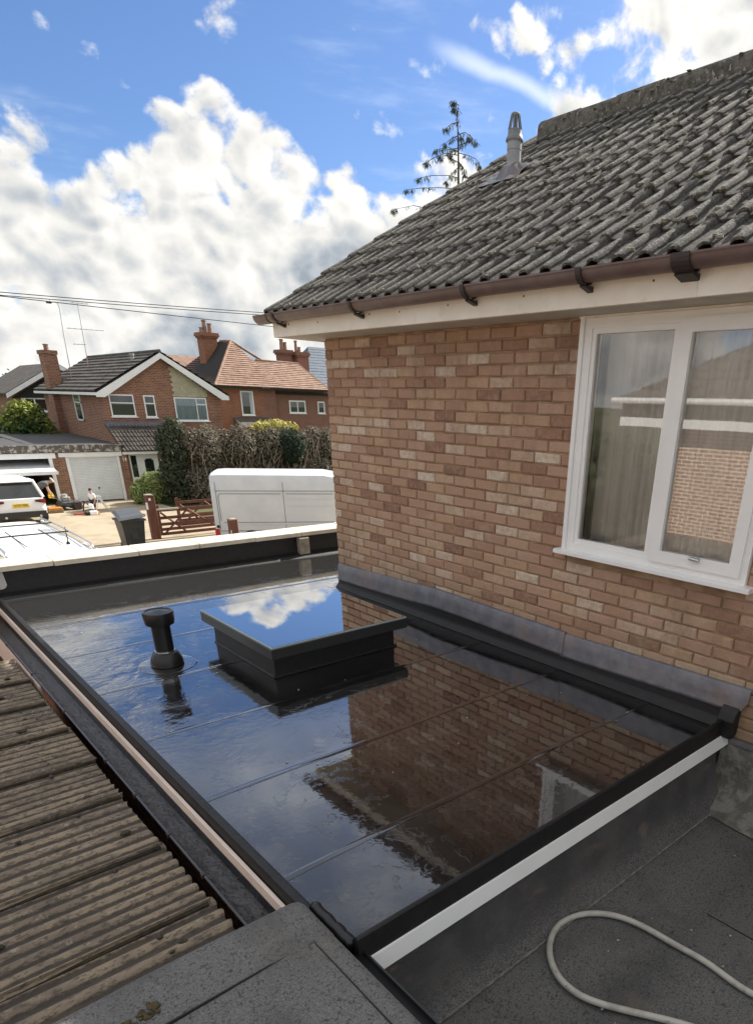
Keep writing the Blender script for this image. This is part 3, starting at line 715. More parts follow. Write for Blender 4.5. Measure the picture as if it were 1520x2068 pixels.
# ================================================================== FLAT ROOF
YE, XE = 1.415, .832
froof = thing('flat_roof', 'wet black flat roof with puddles and a white front trim below the brick wall', 'flat roof', (2.1, 4.2, G))
MB().box(.86, WX - .002, 1.46, 7.02, G, -.012).build('wall', 'gbrick', froof)
seams = [YE + .012, 1.915, 2.645, 3.42, 4.225, 5.04, 5.865, 7.0]
for i in range(7):
    a, b = seams[i], seams[i + 1]; st_ = .0013
    mb = MB(); xs = [XE + .002 + (3.475 if b < 5.6 else 6.0) * 0 + ((3.474 if i < 5 else 5.6) - XE) * q / 6 for q in range(7)]
    rd = random.Random(40 + i)
    ny = 4
    mb.grid([[(x, a + (b - a) * r / ny, (st_ + .0002) * (1 - r / ny) + (.0 if r in (0, ny) else rd.uniform(-.0006, .0006))) for x in xs] for r in range(ny + 1)])
    mb.build('roofing_sheet', 'wet', froof, smooth=True)
for i in range(1, 7):
    y = seams[i]; rd = random.Random(i); n = 24; xr = 3.40 if i < 5 else 6.3
    xsl = [XE + .03 + (xr - XE) * q / n for q in range(n + 1)]
    MB().grid([[(x, y + dy + .004 * sin(x * 5 + i) + rd.uniform(-.0015, .0015), .0014 + z) for x in xsl] for dy, z in ((-.020, -.0002), (-.012, .0006), (.0, .0009), (.012, .0006), (.020, -.0006))]).build('lap_seam', 'wet', froof, smooth=True)
db = MB(); rd = random.Random(17)
for i in range(46):
    x, y = rd.uniform(.95, 3.2), rd.uniform(1.5, 5.6)
    if SX_IN(x, y): continue
    r_ = rd.uniform(.002, .0065); db.blob((x, y, .004), (r_ * rd.uniform(1, 2), r_, .002), 6, .35)
db.build('debris_specks', M('pale debris', (.62, .6, .54), (.2, .16, .1), 50, .8), froof, kind='stuff')
# kerb along the near edge with its drip, then white trim
MB().prism([(YE + .004, -.01), (YE - .002, .070), (YE - .008, .076), (YE - .016, .076), (YE - .022, .070), (YE - .028, -.024), (YE - .02, -.03)], 'x', XE + .02, 3.40).build('edge_kerb', 'kerbfelt', froof, smooth=True, angle=40)
MB().prism([(3.39, -.03), (3.39, .075), (3.41, .12), (3.435, .15), (3.455, .15), (3.475, .12), (3.475, -.015), (3.45, -.035)], 'y', 1.335, 1.43).build('kerb_end', 'kerbfelt', froof)
MB().prism([(1.366, -.098), (1.382, -.028), (1.386, -.0245), (1.392, -.026), (1.392, -.098)], 'x', .893, 3.468).build('white_trim', 'white', froof)
# upstand and fillet along the wall
MB().prism([(3.418, .0035), (3.422, .008), (3.452, .040), (3.458, .055), (3.466, .20), (3.4795, .20), (3.4795, .0)], 'y', 1.43, 5.53).build('wall_upstand', 'kerbfelt', froof)
# left verge
MB().prism([(XE + .028, .0), (XE + .022, .020), (XE + .004, .026), (XE - .012, .018), (XE - .020, -.052), (XE - .008, -.060), (XE + .01, -.03)], 'y', 1.66, 6.98).build('edge_welt', 'kerbfelt', froof, smooth=True, angle=50)
MB().box(.792, .808, 1.70, 6.98, -.155, -.035).build('fascia_board', 'pinkboard', froof)
# tarred lump where the old felt meets the new roof
tm = MB(); rd = random.Random(8); pts = []
for i in range(14):
    q = i / 13; pts.append((.850 + .002 * sin(i * 1.7), 1.67 - .25 * q, .032 + .004 * rd.random()))
tm.tube(pts, [.021 + .003 * rd.random() for _ in pts], 8); tm.build('tar_seal', 'blackpvc', froof, smooth=True)
# thin rings of a sealed patch around the pipe, and low weld patches
PX_, PY_ = 1.375, 4.47
ring = MB().lathe((PX_, PY_, .0), [(.192, .0), (.192, .0035), (.186, .0042)], 40); ring.build('sealed_patch', 'wet', froof, smooth=True)
# ------------------------------------------------------------------ vent pipe
vp = thing('vent_pipe', 'short black vent pipe with a wide cap standing in the puddle', 'vent pipe', (PX_, PY_, .008))
MB().lathe((PX_, PY_, .008), [(.108, 0), (.106, .03), (.100, .045), (.080, .085), (.068, .092)], 28).build('collar', 'blackpvc', vp, smooth=True, angle=40)
MB().lathe((PX_, PY_, .10), [(.061, 0), (.061, .205)], 28).build('pipe', 'blackpvc', vp, smooth=True, angle=40)
MB().lathe((PX_, PY_, .10), [(.0655, -.002), (.0655, .010), (.062, .011)], 28).build('clamp_ring', 'chrome', vp, smooth=True, angle=40)
MB().lathe((PX_, PY_, .285), [(.069, 0), (.069, .012), (.092, .014), (.095, .03), (.099, .088), (.096, .097), (.086, .099), (.08, .094), (.05, .096), (.02, .105)], 32).build('cap', 'blackpvc', vp, smooth=True, angle=35)
# ------------------------------------------------------------------ skylight
SX0, SX1, SY0, SY1, SZ0, SZ1 = 1.765, 2.868, 3.672, 4.768, .165, .25
sk = thing('skylight', 'square flat skylight of mirror like glass in a dark grey frame', 'skylight', (2.31, 4.22, .004))
MB().prism([(SX0 + .055, .0), (SX1 - .055, .0), (SX1 - .06, SZ0), (SX0 + .06, SZ0)], 'y', SY0 + .10, SY1 - .07).build('kerb', 'kerbfelt', sk)
kb = MB()
for (x0, x1, y0, y1) in ((SX0 + .02, SX1 - .02, SY0 + .045, SY0 + .069), (SX0 + .02, SX0 + .043, SY0 + .071, SY1 - .071)):
    pass
MB().prism([(SY0 + .085, .003), (SY0 + .098, .018), (SY0 + .0995, .003)], 'x', SX0 + .04, SX1 - .04).build('fillet', 'kerbfelt', sk)
MB().prism([(SX0 + .042, .003), (SX0 + .054, .003), (SX0 + .0545, .016)], 'y', SY0 + .10, SY1 - .07).build('fillet', 'kerbfelt', sk)
fm = MB(); fr = .02
fm.cbox(SX0, SX1, SY0, SY1, SZ0, SZ1 - .012, .004)
fm.build('frame', 'alu', sk)
MB().cbox(SX0 + .004, SX1 - .004, SY0 + .004, SY1 - .004, SZ1 - .0125, SZ1 - .001, .002).build('glass_edge', 'glassedge', sk)
MB().box(SX0 + .012, SX1 - .012, SY0 + .012, SY1 - .012, SZ1 - .0009, SZ1 + .0006).build('glass_pane', 'skyglass', sk)

# ================================================================== PARAPET
par = thing('parapet_wall', 'low black felted parapet wall with pale coping stones at the far end of the flat roof', 'parapet', (2, 7.1, G))
MB().box(-.8, 6.4, 7.005, 7.20, G, .238).build('wall', 'gbrick', par)
MB().prism([(6.905, .0005), (6.93, .028), (6.992, .05), (6.995, .243), (7.004, .243), (7.004, -.02), (6.905, -.02)], 'x', .80, 6.4).build('felt_upstand', 'kerbfelt', par)
xs = [-.62, .05, .72, 1.32, 2.07, 2.68, 3.31, 3.885, 4.50, 5.12, 5.74]
for i in range(len(xs) - 1):
    rd = random.Random(i + 60); k = MB(); z = .292 + rd.uniform(-.004, .004); yy = rd.uniform(-.006, .006)
    k.prism([(6.945 + yy, z - .048), (6.94 + yy, z - .006), (6.946 + yy, z), (7.24 + yy, z + .006), (7.246 + yy, z - .045)], 'x', xs[i] + .006, xs[i + 1] - .006)
    k.build('coping_stone', 'coping', par)
ot = MB(); ot.prism([(6.925, .035), (6.925, .215), (6.95, .228), (7.0, .23), (7.0, .035)], 'x', 3.84, 3.965)
ot.build('stone_block', M('weathered block', (.30, .27, .21), (.2, .18, .14), 14, .9, .4, 40), par)
lp = [(.70, .09), (.885, .09), (.91, .10), (.925, .125), (.915, .255), (.70, .262)]
MB().prism([(x, z) for x, z in lp], 'y', 6.965, 6.9935).build('lead_patch', M('pale lead patch', (.42, .42, .41), (.36, .36, .35), 9, .6), par)

# ================================================================== VALLEY GUTTER + CORRUGATED ROOF + FELT ROOFS
vg = thing('valley_gutter', 'black half round gutter full of silt between corrugated roof and flat roof', 'gutter', (.73, 4.2, -.17))
cxg, czg, rg = .733, -.086, .060
o_ = [(cxg + rg * cos(a), czg + rg * sin(a) * .95) for a in [pi + pi * i / 10 for i in range(11)]]
i_ = [(cxg + (rg - .004) * cos(a), czg + (rg - .004) * sin(a) * .95) for a in [2 * pi - pi * i / 10 for i in range(11)]]
MB().prism([(cxg - rg - .006, czg + .004), (cxg - rg - .006, czg - .004)] + o_ + i_ + [(cxg - rg + .003, czg + .005)], 'y', 1.55, 6.9).build('gutter', 'gutterwet', vg, smooth=True, angle=40)
MB().strip([(cxg - .05, czg - .022), (cxg - .038, czg - .0305), (cxg, czg - .034), (cxg + .045, czg - .03)], 'y', 1.56, 6.89).build('silt', M('wet silt', (.03, .026, .026), (.014, .013, .014), 12, .25, .8, 22, ior=1.6, bdist=.02), vg, smooth=True)
for y in (2.25, 2.62, 3.05, 3.5, 4.3, 5.1, 5.9):
    b = MB()
    b.box(cxg - rg - .011, cxg - rg + .004, y - .010, y + .010, czg - .012, czg + .008)
    b.build('bracket', 'bracket', vg)
lm = MB(); rd = random.Random(21)
for i in range(46):
    y = rd.uniform(1.7, 5); x = cxg + rd.uniform(-.055, .055); s_ = rd.uniform(.006, .016); a = rd.uniform(0, 6)
    lm.quad((x, y, czg - .028), (x + s_ * cos(a), y + s_ * sin(a), czg - .024), (x + s_ * cos(a + .8), y + s_ * 1.4 * sin(a + .8), czg - .027))
lm.build('leaf_litter', M('wet leaf litter', (.09, .06, .035), (.04, .03, .02), 30, .7), vg, kind='stuff')
cr = thing('corrugated_roof', 'weathered brown corrugated sheet roof left of the black gutter', 'roof', (-.6, 3.5, G))
MB().box(-3.4, .58, 1.75, 5.86, G, -.215).build('wall', 'gbrick', cr)
laps = [1.58, 2.125, 2.613, 3.150, 3.613, 4.102, 4.60, 5.08, 5.58]
for i in range(8):
    a, b = laps[i], laps[i + 1]; rd = random.Random(70 + i); n = 7
    pit = (b - a) / n; lift = .016; xe = .643 + rd.uniform(-.012, .012)
    npt = n * 8 + 5; ys = [a - .002 + (pit / 8) * q for q in range(npt)]
    xsn = [xe, xe - .25, xe - .9, xe - 1.8, xe - 3.2]
    def zz(y, x): return -.128 + .0088 * cos(2 * pi * (y - a) / pit) + (lift * max(0, 1 - (y - a) / .10)) + (xe - x) * .012 + (.010 if y > b else 0)
    mb = MB()
    top = [[(x + (.005 * sin(y * 90) if x == xe else 0), y, zz(y, x)) for y in ys] for x in xsn]
    mb.grid(top)
    mb.grid([[(p[0] - .001, p[1], p[2] - .009) for p in top[0]], top[0]])
    mb.grid([[(p[0] - .05, p[1], p[2] - .009) for p in top[0]], [(p[0] - .001, p[1], p[2] - .009) for p in top[0]]])
    mb.quad(*( [(x, ys[0], zz(ys[0], x)) for x in xsn] + [(x, ys[0], zz(ys[0], x) - .012) for x in reversed(xsn)] ))
    if i: MB().prism([(a - .020, -.129), (a - .017, -.1165), (a - .004, -.1145), (a - .003, -.129)], 'x', -2.5, xe - .01).build('lap_gap', 'lapdirt', cr)
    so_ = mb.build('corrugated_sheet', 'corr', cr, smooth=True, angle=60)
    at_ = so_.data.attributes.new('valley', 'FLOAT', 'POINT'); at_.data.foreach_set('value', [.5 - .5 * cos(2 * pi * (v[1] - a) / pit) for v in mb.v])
bm_ = MB(); rd = random.Random(4)
for i in range(60):
    y = rd.uniform(1.8, 5.3); x = rd.uniform(-1.1, .6); r_ = rd.uniform(.006, .02)
    bm_.blob((x, y, -.118), (r_ * 1.4, r_, r_ * .6), 6, .3)
bm_.build('moss_tufts', M('black moss', (.03, .026, .018), (.07, .055, .03), 30, .95), cr, kind='stuff')
for y in (2.05, 2.55, 3.08, 3.55, 4.04):
    MB().lathe((.42, y, -.112), [(.012, 0), (.012, .006), (.005, .012)], 8).build('fixing_bolt', 'bracket', cr)
MB().box(.664, .672, 4.9, 6.9, -.34, -.115).build('side_board', 'pinkboard', cr)

ZLOW = -.44
ff = thing('felt_roof', 'grey mineral felt roof with rounded edge in the left foreground', 'felt roof', (0, .8, G))
MB().box(-2.4, .79, -2.3, 1.55, G, -.02).build('wall', 'gbrick', ff)
rows = []
prof = [(-2.3, .058), (-1, .058), (.5, .058), (1.04, .058), (1.495, .059), (1.5, .064), (1.60, .066), (1.66, .070), (1.70, .066), (1.728, .050), (1.74, .02), (1.742, -.03)]
xsf = [-2.4, -1.6, -1.0, -.6, -.3, 0, .25, .5, .66, .765, .78, .806, .814, .816]
rd = random.Random(9)
def fz(x, y, z):
    e = 0
    if x > .78: e = -.004 - (x - .78) * .12
    if x > .813: e = -.02
    return z + e + .004 * sin(x * 5 + y * 3)
MB().grid([[(x + .006 * sin(x * 9), y + .008 * sin(x * 6) * (y > 1.4), fz(x, y, z)) for x in xsf] for y, z in prof]).build('felt_sheet', 'felt', ff, smooth=True, angle=50)
MB().grid([[(.817 + .003 * sin(y * 14), y, z) for z in (.04, .0, -.10)] for y in [-2.3 + 4.03 * q / 20 for q in range(21)]]).build('side_drip', 'kerbfelt', ff, smooth=True)
MB().prism([(.819, .012), (.868, -.004), (.872, .010), (.879, .010), (.879, -.06), (.872, -.06), (.819, -.03)], 'y', -2.3, 1.405).build('edge_trim', 'blackpvc', ff)
MB().box(.80, .874, -2.3, 1.405, ZLOW, -.061).build('side_wall', 'kerbfelt', ff)
for (a_, b_, c_, d_) in ((-.6, .775, 1.494, 1.499), (.745, .748, .2, 1.492)): MB().box(a_, b_, c_, d_, .055, .0675 if c_ > 1 else .0655).build('lap_joint', 'black', ff)
mm = MB(); rd = random.Random(14)
for (cx_, cy_, n, R_) in ((.245, 1.575, 26, .035), (.185, 1.56, 12, .022), (.075, 1.60, 12, .022), (.21, 1.53, 6, .012)):
    for i in range(n):
        a = rd.uniform(0, 6.3); q = R_ * sqrt(rd.random()); r_ = rd.uniform(.006, .011)
        mm.blob((cx_ + q * cos(a), cy_ + q * sin(a) * .8, .066), (r_, r_, r_ * .9), 6, .35)
mm.build('moss_clump', 'moss', ff, kind='stuff')

lf = thing('lower_felt_roof', 'dark speckled felt roof in the lower right with a flared upstand', 'felt roof', (2.2, .2, G))
ZL = -.42
MB().box(.86, WX - .002, -2.6, 1.34, G, ZL - .06).build('wall', 'gbrick', lf)
ysr = [-2.6, -1.2, -.2, .3, .6, .868, .87, 1.05, 1.25, 1.33]
rd = random.Random(2)
MB().grid([[(x, y, ZL - .004 + (.004 if y < .869 else 0) + .003 * sin(x * 4 + y * 5)) for x in [.845 + (WX - .845) * q / 14 for q in range(15)]] for y in ysr]).build('felt_sheet', 'felt2', lf, smooth=True)
MB().strip([(1.262, ZL + .0085), (1.285, ZL + .016), (1.315, ZL + .055), (1.340, ZL + .115), (1.360, ZL + .19), (1.388, -.10), (1.40, -.03)], 'x', .88, 3.36).build('upstand', 'smooth_felt', lf, smooth=True)
MB().prism([(1.259, ZL + .001), (1.261, ZL + .009), (1.272, ZL + .0095), (1.272, ZL + .001)], 'x', .88, 3.37).build('lap_edge', M('gritty lap edge', (.26, .25, .235), (.12, .115, .11), 40, .9), lf)
MB().box(.86, 3.47, 1.40, 1.455, ZL - .02, -.028).build('upstand_core', 'kerbfelt', lf)
rows = []
rd = random.Random(6)
for i in range(26):
    y = 1.40 - 4.0 * i / 25; b = rd.uniform(-.012, .012)
    rows.append([(WX - .002, y, -.09), (WX - .018, y, -.10 + b * .4), (WX - .03 + b * .6, y, -.22), (WX - .05 + b, y, -.33 + b), (WX - .10 + b, y, ZL + .055 + b), (WX - .22 + b, y, ZL + .025 + b * .5), (WX - .34 + b * 2.5, y, ZL + .004)])
MB().grid(rows).build('cement_fillet', 'cement', lf, smooth=True)
ln = MB()
for (x0, y0, x1, y1) in ((2.40, .868, 2.44, -.8), (1.30, .868, 1.33, -.8)):
    ln.quad((x0, y0, ZL + .0045), (x0 + .006, y0, ZL + .0045), (x1 + .006, y1, ZL + .0045), (x1, y1, ZL + .0045))
ln.build('lap_joint', 'black', lf)
sp = MB(); rd = random.Random(33)
for i in range(40):
    x, y = rd.uniform(1.0, 3.2), rd.uniform(.2, 1.25); r_ = rd.uniform(.002, .006)
    sp.blob((x, y, ZL + .004), (r_ * 1.5, r_, r_ * .5), 6, .3)
sp.build('grit', M('pale grit', (.5, .48, .44), (.03, .03, .03), 40, .9), lf, kind='stuff')
# hose
hp = [(2.30, .12), (2.20, .33), (2.105, .51), (2.117, .721), (2.106, .868), (2.095, 1.024), (2.059, 1.138), (1.991, 1.221), (1.906, 1.266), (1.808, 1.274), (1.71, 1.234), (1.639, 1.169), (1.592, 1.083), (1.585, .989), (1.611, .904), (1.663, .81), (1.734, .693), (1.783, .603), (1.87, .42), (1.98, .2), (2.08, -.1)]
def spline(p, k=5):
    out = []; n = len(p)
    for i in range(n - 1):
        p0, p1, p2, p3 = p[max(i - 1, 0)], p[i], p[i + 1], p[min(i + 2, n - 1)]
        for q in range(k):
            t_ = q / k
            out.append(tuple(.5 * ((2 * p1[d]) + (-p0[d] + p2[d]) * t_ + (2 * p0[d] - 5 * p1[d] + 4 * p2[d] - p3[d]) * t_ ** 2 + (-p0[d] + 3 * p1[d] - 3 * p2[d] + p3[d]) * t_ ** 3) for d in range(len(p1))))
    out.append(p[-1]); return out
hz_ = ZL + .015
ho = MB().tube([(x, y, hz_ + .004 + (.02 * max(0, 1 - abs(y - 1.2) / .1) if False else 0)) for x, y in spline(hp)], .0138, 12).build('hose', 'hose', smooth=True)
tag(ho, 'pale grey hose looped on the dark felt roof', 'hose')
ho.data.materials.clear(); ho.data.materials.append(M('scuffed pale hose', (.46, .44, .39), (.33, .31, .27), 14, .55, .2, 60, lo=.45, hi=.7, spots=[((.16, .15, .13), 34, .64, .6)]))

# ================================================================== FAR HOUSES
def fwin(parent, x0, x1, z0, z1, y, name='window', mull=(), trans=(), fr=.06, pane='darkglass', curtain=None, depth=.07):
    """white framed window on a wall that faces -y; panes sit back inside the frame"""
    f = MB(); yf = y - .03
    f.box(x0, x1, yf, yf + depth, z0, z0 + fr); f.box(x0, x1, yf, yf + depth, z1 - fr, z1)
    f.box(x0, x0 + fr, yf, yf + depth, z0 + fr, z1 - fr); f.box(x1 - fr, x1, yf, yf + depth, z0 + fr, z1 - fr)
    for mx in mull: f.box(mx - fr * .4, mx + fr * .4, yf + .003, yf + depth - .003, z0 + fr, z1 - fr)
    for (tz, a, b) in trans: f.box(max(a, x0 + fr), min(b, x1 - fr), yf + .006, yf + depth - .006, tz - fr * .4, tz + fr * .4)
    o = f.build(name, 'white', parent)
    xs_ = [x0 + fr] + list(mull) + [x1 - fr]
    for i in range(len(xs_) - 1):
        MB().box(xs_[i] + .004, xs_[i + 1] - .004, yf + .008, yf + .012, z0 + fr - .002, z1 - fr + .002).build('pane', pane, o)
    MB().box(x0 - .05, x1 + .05, y - .09, y + .01, z0 - .05, z0 - .002).build('sill', 'white', o)
    if curtain:
        a, b = curtain
        MB().grid([[(a + (b - a) * i / 40, yf + .021 + .006 * sin(i * 1.1), z) for i in range(41)] for z in (z0 + fr, z1 - fr)]).build('curtain', 'fcurtain', o, smooth=True)
    return o
MT['fcurtain'] = M('pale blue grey curtain', (.50, .56, .58), (.36, .42, .45), 3, .9, stretch=(6, 1, .2))
MT['clearpane'] = glass_mat('thin clear glass', 1.45, (.9, .93, .93))

def tiled_slope(p_eave0, p_eave1, p_top0, p_top1, rows, wave=0.0, cols=40, step=.03, name='roof_tiles', mt='rooffar', parent=None):
    """stepped rows of tiles between an eave line and a top line"""
    e0, e1, t0, t1 = map(Vector, (p_eave0, p_eave1, p_top0, p_top1)); mb = MB()
    nrm = (e1 - e0).cross(t0 - e0).normalized()
    if nrm.z < 0: nrm = -nrm
    for r in range(rows):
        f0, f1 = r / rows, (r + 1) / rows + .15 / rows
        A, B = e0.lerp(t0, f0), e1.lerp(t1, f0); C_, D_ = e0.lerp(t0, min(f1, 1)), e1.lerp(t1, min(f1, 1))
        n = cols if wave else 12
        rd = random.Random(r)
        lo = []; hi = []; und = []
        for i in range(n + 1):
            q = i / n; wv = wave * max(0, sin(2 * pi * q * cols / 4)) if wave else rd.uniform(0, .012)
            lo.append(A.lerp(B, q) + nrm * (step + wv)); hi.append(C_.lerp(D_, q) + nrm * (.004 + wv)); und.append(A.lerp(B, q) - nrm * .005)
        mb.grid([und, lo, hi])
    return mb.build(name, mt, parent, kind='stuff')

# ---- detached house opposite
dh = thing('detached_house', 'brick house with white bargeboards, olive hung tiles and a lean-to porch across the forecourt', 'house', (13.9, 37.6, G))
HX0, HX1, HY0, HY1, AP = 10.95, 16.82, 37.6, 48.6, 13.9
EZ, AZ = 1.72, 3.42
MB().prism([(HX0, G), (HX1, G), (HX1, EZ), (AP, AZ), (HX0, EZ)], 'y', HY0, HY1).build('wall', 'fbrick', dh)
def slope_z(x): return EZ + .10 + (AZ + .12 - EZ) * (1 - abs(x - AP) / (AP - 10.68))
rb_ = MB()
rb_.prism([(10.62, slope_z(10.68) - .04), (AP, slope_z(AP) - .02), (17.14, slope_z(10.68) - .04), (17.14, slope_z(10.68) - .12), (AP, slope_z(AP) - .14), (10.62, slope_z(10.68) - .12)], 'y', 37.34, 49.0)
hroof = rb_.build('roof', 'deck', dh)
tiled_slope((10.60, 37.3, slope_z(10.68) - .03), (10.60, 49.0, slope_z(10.68) - .03), (AP, 37.3, slope_z(AP)), (AP, 49.0, slope_z(AP)), 11, step=.055, parent=hroof)
tiled_slope((17.2, 49.0, slope_z(10.68) - .03), (17.2, 37.3, slope_z(10.68) - .03), (AP, 49.0, slope_z(AP)), (AP, 37.3, slope_z(AP)), 11, step=.055, parent=hroof)
MB().tube([(AP, 37.28, slope_z(AP) + .01), (AP, 49.02, slope_z(AP) + .01)], .09, 8).build('ridge_cap', 'rooffar', hroof)
for sgn, xe_ in ((-1, 10.6), (1, 17.2)):
    z0_ = slope_z(10.68) - .09
    MB().prism([(xe_, z0_ - .03), (xe_, z0_ - .2), (xe_ - sgn * .38, z0_ - .2), (AP + sgn * .001, slope_z(AP) - .30), (AP + sgn * .001, slope_z(AP) - .06)], 'y', 37.262, 37.30).build('bargeboard', 'white', dh)
MB().prism([(10.55, 1.72), (10.55, 1.60), (10.66, 1.60), (10.66, 1.72)], 'y', 37.31, 49).build('eaves_gutter', 'white', dh)
hung = [(14.33, 1.64), (16.14, 1.64)]
ht = MB(); nrow = 11
for r in range(nrow):
    z0_ = 1.64 + r * .12; zt = z0_ + .125
    xr = min(16.14, AP + (17.05 - AP) * (1 - (zt - 1.45) / (slope_z(AP) - 1.45)) - .12)
    if xr < 14.4: break
    n = int((xr - 14.33) / .165)
    for i in range(n + 1):
        a = 14.33 + i * .165 + (.08 if r % 2 else 0); b = min(a + .160, xr)
        if b - a > .03: ht.prism([(HY0 - .045, z0_), (HY0 - .02, zt), (HY0 - .003, zt), (HY0 - .003, z0_)], 'x', a, b)
ht.build('hung_tiles', 'greentile', dh, kind='stuff')
fwin(dh, 11.22, 12.37, .68, 1.67, HY0, trans=((1.29, 0, 99),))
fwin(dh, 12.84, 13.38, .65, 1.66, HY0, trans=((1.29, 0, 99),))
fwin(dh, 14.35, 16.05, .49, 1.61, HY0, mull=(15.5,), trans=((1.29, 15.5, 99),), pane='clearpane', curtain=(14.42, 16.0))
# window of the side wall (faces -x)
sw = MB()
for (a, b, c_, d_) in ((41.3, 42.5, .35, .42), (41.3, 42.5, 1.58, 1.65), (41.3, 41.4, .35, 1.65), (42.4, 42.5, .35, 1.65), (41.3, 42.5, 1.2, 1.26)): sw.box(HX0 - .04, HX0 + .02, a, b, c_, d_)
swo = sw.build('window', 'white', dh); MB().box(HX0 - .012, HX0 - .002, 41.4, 42.4, .42, 1.58).build('pane', 'darkglass', swo)
# chimney at the rear of the left slope
ch = MB().box(10.62, 11.28, 45.2, 46.2, G, 3.55).build('chimney', 'fbrick', dh)
MB().box(10.57, 11.33, 45.15, 46.25, 3.552, 3.74).build('chimney_cap', 'fbrick', ch)
MB().lathe((10.95, 45.7, 3.74), [(.13, 0), (.12, .25), (.15, .27), (.15, .31)], 12).build('chimney_pot', 'clay', ch)
MB().box(11.285, 11.5, 45.1, 46.3, 2.0, 2.42).build('chimney_flashing', 'lead', ch)
MB().lathe((13.2, 39.2, 2.9), [(.09, 0), (.09, .55), (.12, .56), (.12, .66)], 12).build('vent_flue', 'flue', dh)
# porch lean-to
pr_ = MB().prism([(35.62, -.80), (37.595, .33), (37.595, .20), (35.9, -.82)], 'x', 10.80, 13.7).build('porch_roof', 'deck', dh)
tiled_slope((10.78, 35.55, -.78), (13.72, 35.55, -.78), (10.78, 37.59, .36), (13.72, 37.59, .36), 6, wave=.05, cols=72, step=.04, parent=pr_)
MB().prism([(37.35, .27), (37.594, .47), (37.594, .35), (37.36, .22)], 'x', 10.8, 13.7).build('porch_lead', 'lead', pr_)
MB().prism([(35.7, -2), (37.59, -.2), (37.59, .28), (35.66, -.82)], 'x', 10.79, 10.94).build('porch_cheek', 'fbrick', dh)
pw = MB().box(10.95, 11.08, 35.85, 36.1, G, -.82); pw.box(12.46, 13.6, 35.85, 36.1, G, -.82); pw.box(11.08, 12.46, 36.0, 36.1, G, -.82)
pw.build('porch_wall', 'gbrick', dh)
MB().box(10.78, 13.7, 35.60, 35.68, -.93, -.815).build('porch_fascia', 'white', dh)
f = MB().box(11.09, 11.15, 35.84, 35.93, G, -.94).box(11.42, 11.52, 35.84, 35.93, G, -.94).box(11.15, 11.42, 35.84, 35.93, -1.0, -.94).box(11.15, 11.42, 35.84, 35.93, -2.1, -2.0)
f = f.build('side_light', 'white', dh); MB().box(11.15, 11.42, 35.88, 35.9, -2.0, -1.0).build('pane', 'darkglass', f)
fd = MB().box(11.53, 12.44, 35.86, 35.93, G, -.94)
fd.box(11.66, 11.95, 35.848, 35.859, -2.75, -2.2).box(12.02, 12.31, 35.848, 35.859, -2.75, -2.2)
fd = fd.build('front_door', 'white', dh)
MB().box(11.78, 12.2, 35.845, 35.858, -1.95, -1.22).box(11.85, 12.13, 35.845, 35.858, -1.2195, -1.16).build('door_glass', 'darkglass', fd)
MB().box(12.36, 12.39, 35.80, 35.859, -2.0, -1.88).build('door_handle', 'black', fd)
MB().box(12.50, 12.58, 35.80, 35.849, -1.85, -1.2).build('letter_box', 'white', dh)
MB().lathe((10.87, 35.76, -1.32), [(.02, 0), (.085, .06), (.10, .2), (.08, .33), (.03, .40)], 12).build('wall_lamp', 'white', dh)

# ---- garage block
gb = thing('garage_block', 'flat roofed brick garages with peeling white fascia, left door tilted open', 'garage', (7, 35.8, G))
gw = MB()
for (a, b) in ((7.78, 8.30), (10.63, 10.94), (2.6, 3.0)): gw.box(a, b, 35.80, 36.0, G, -1.0)
gw.box(2.6, 10.94, 35.80, 36.0, -.985, -.70); gw.box(2.6, 2.8, 36.0, 41.6, G, -.70); gw.box(2.8, 10.94, 41.4, 41.6, G, -.70); gw.box(7.95, 8.15, 36.0, 41.4, G, -.71); gw.box(10.72, 10.94, 36.0, 41.4, G, -.71)
gw.build('wall', 'gbrick', gb)
MB().prism([(35.68, -.50), (47.2, -.36), (47.2, -.56), (35.70, -.60)], 'x', 7.15, 10.945).build('roof_deck', 'flatfelt', gb)
MB().prism([(35.70, -.50), (41.6, -.46), (41.6, -.62), (35.70, -.62)], 'x', 2.5, 7.145).build('roof_deck', 'flatfelt', gb)
MB().box(2.5, 10.76, 35.64, 35.69, -.77, -.47).build('fascia_board', 'oldpaint', gb)
MB().box(2.5, 7.93, 35.70, 35.795, -1.02, -.80).build('lintel_board', 'white', gb)
MB().box(8.06, 10.75, 35.70, 35.795, -.985, -.80).build('lintel_board', 'white', gb)
gd = MB(); rows = []
for i in range(57):
    z = G + .04 + (1.93) * i / 56
    rows.append([(x, 35.83 - (.016 if i % 2 else 0), z) for x in (8.47, 10.49)])
gd.grid(rows); gdo = gd.build('garage_door', 'garageW', gb)
MB().box(8.32, 8.46, 35.76, 35.86, G, -1.0).build('door_jamb', 'white', gdo); MB().box(10.50, 10.62, 35.76, 35.86, G, -1.0).build('door_jamb', 'white', gdo)
MB().box(8.461, 10.499, 35.77, 35.86, -1.03, -.99).build('door_head', 'white', gdo)
MB().box(9.44, 9.5, 35.76, 35.81, -2.42, -2.36).tube([(9.47, 35.77, -2.39), (9.47, 35.70, -2.39)], .012, 6).build('door_handle', 'black', gdo)
od = MB().prism([(36.9, -1.10), (35.05, -1.52), (35.05, -1.60), (36.9, -1.16)], 'x', 3.05, 7.72).build('open_garage_door', 'garageW', gb)
MB().prism([(35.03, -1.50), (35.05, -1.50), (35.05, -1.64), (35.03, -1.64)], 'x', 3.03, 7.75).build('door_edge', 'white', od)
MB().box(7.64, 7.78, 35.74, 35.86, G, -1.02).build('door_jamb', 'white', gb)
cl = MB(); rd = random.Random(12)
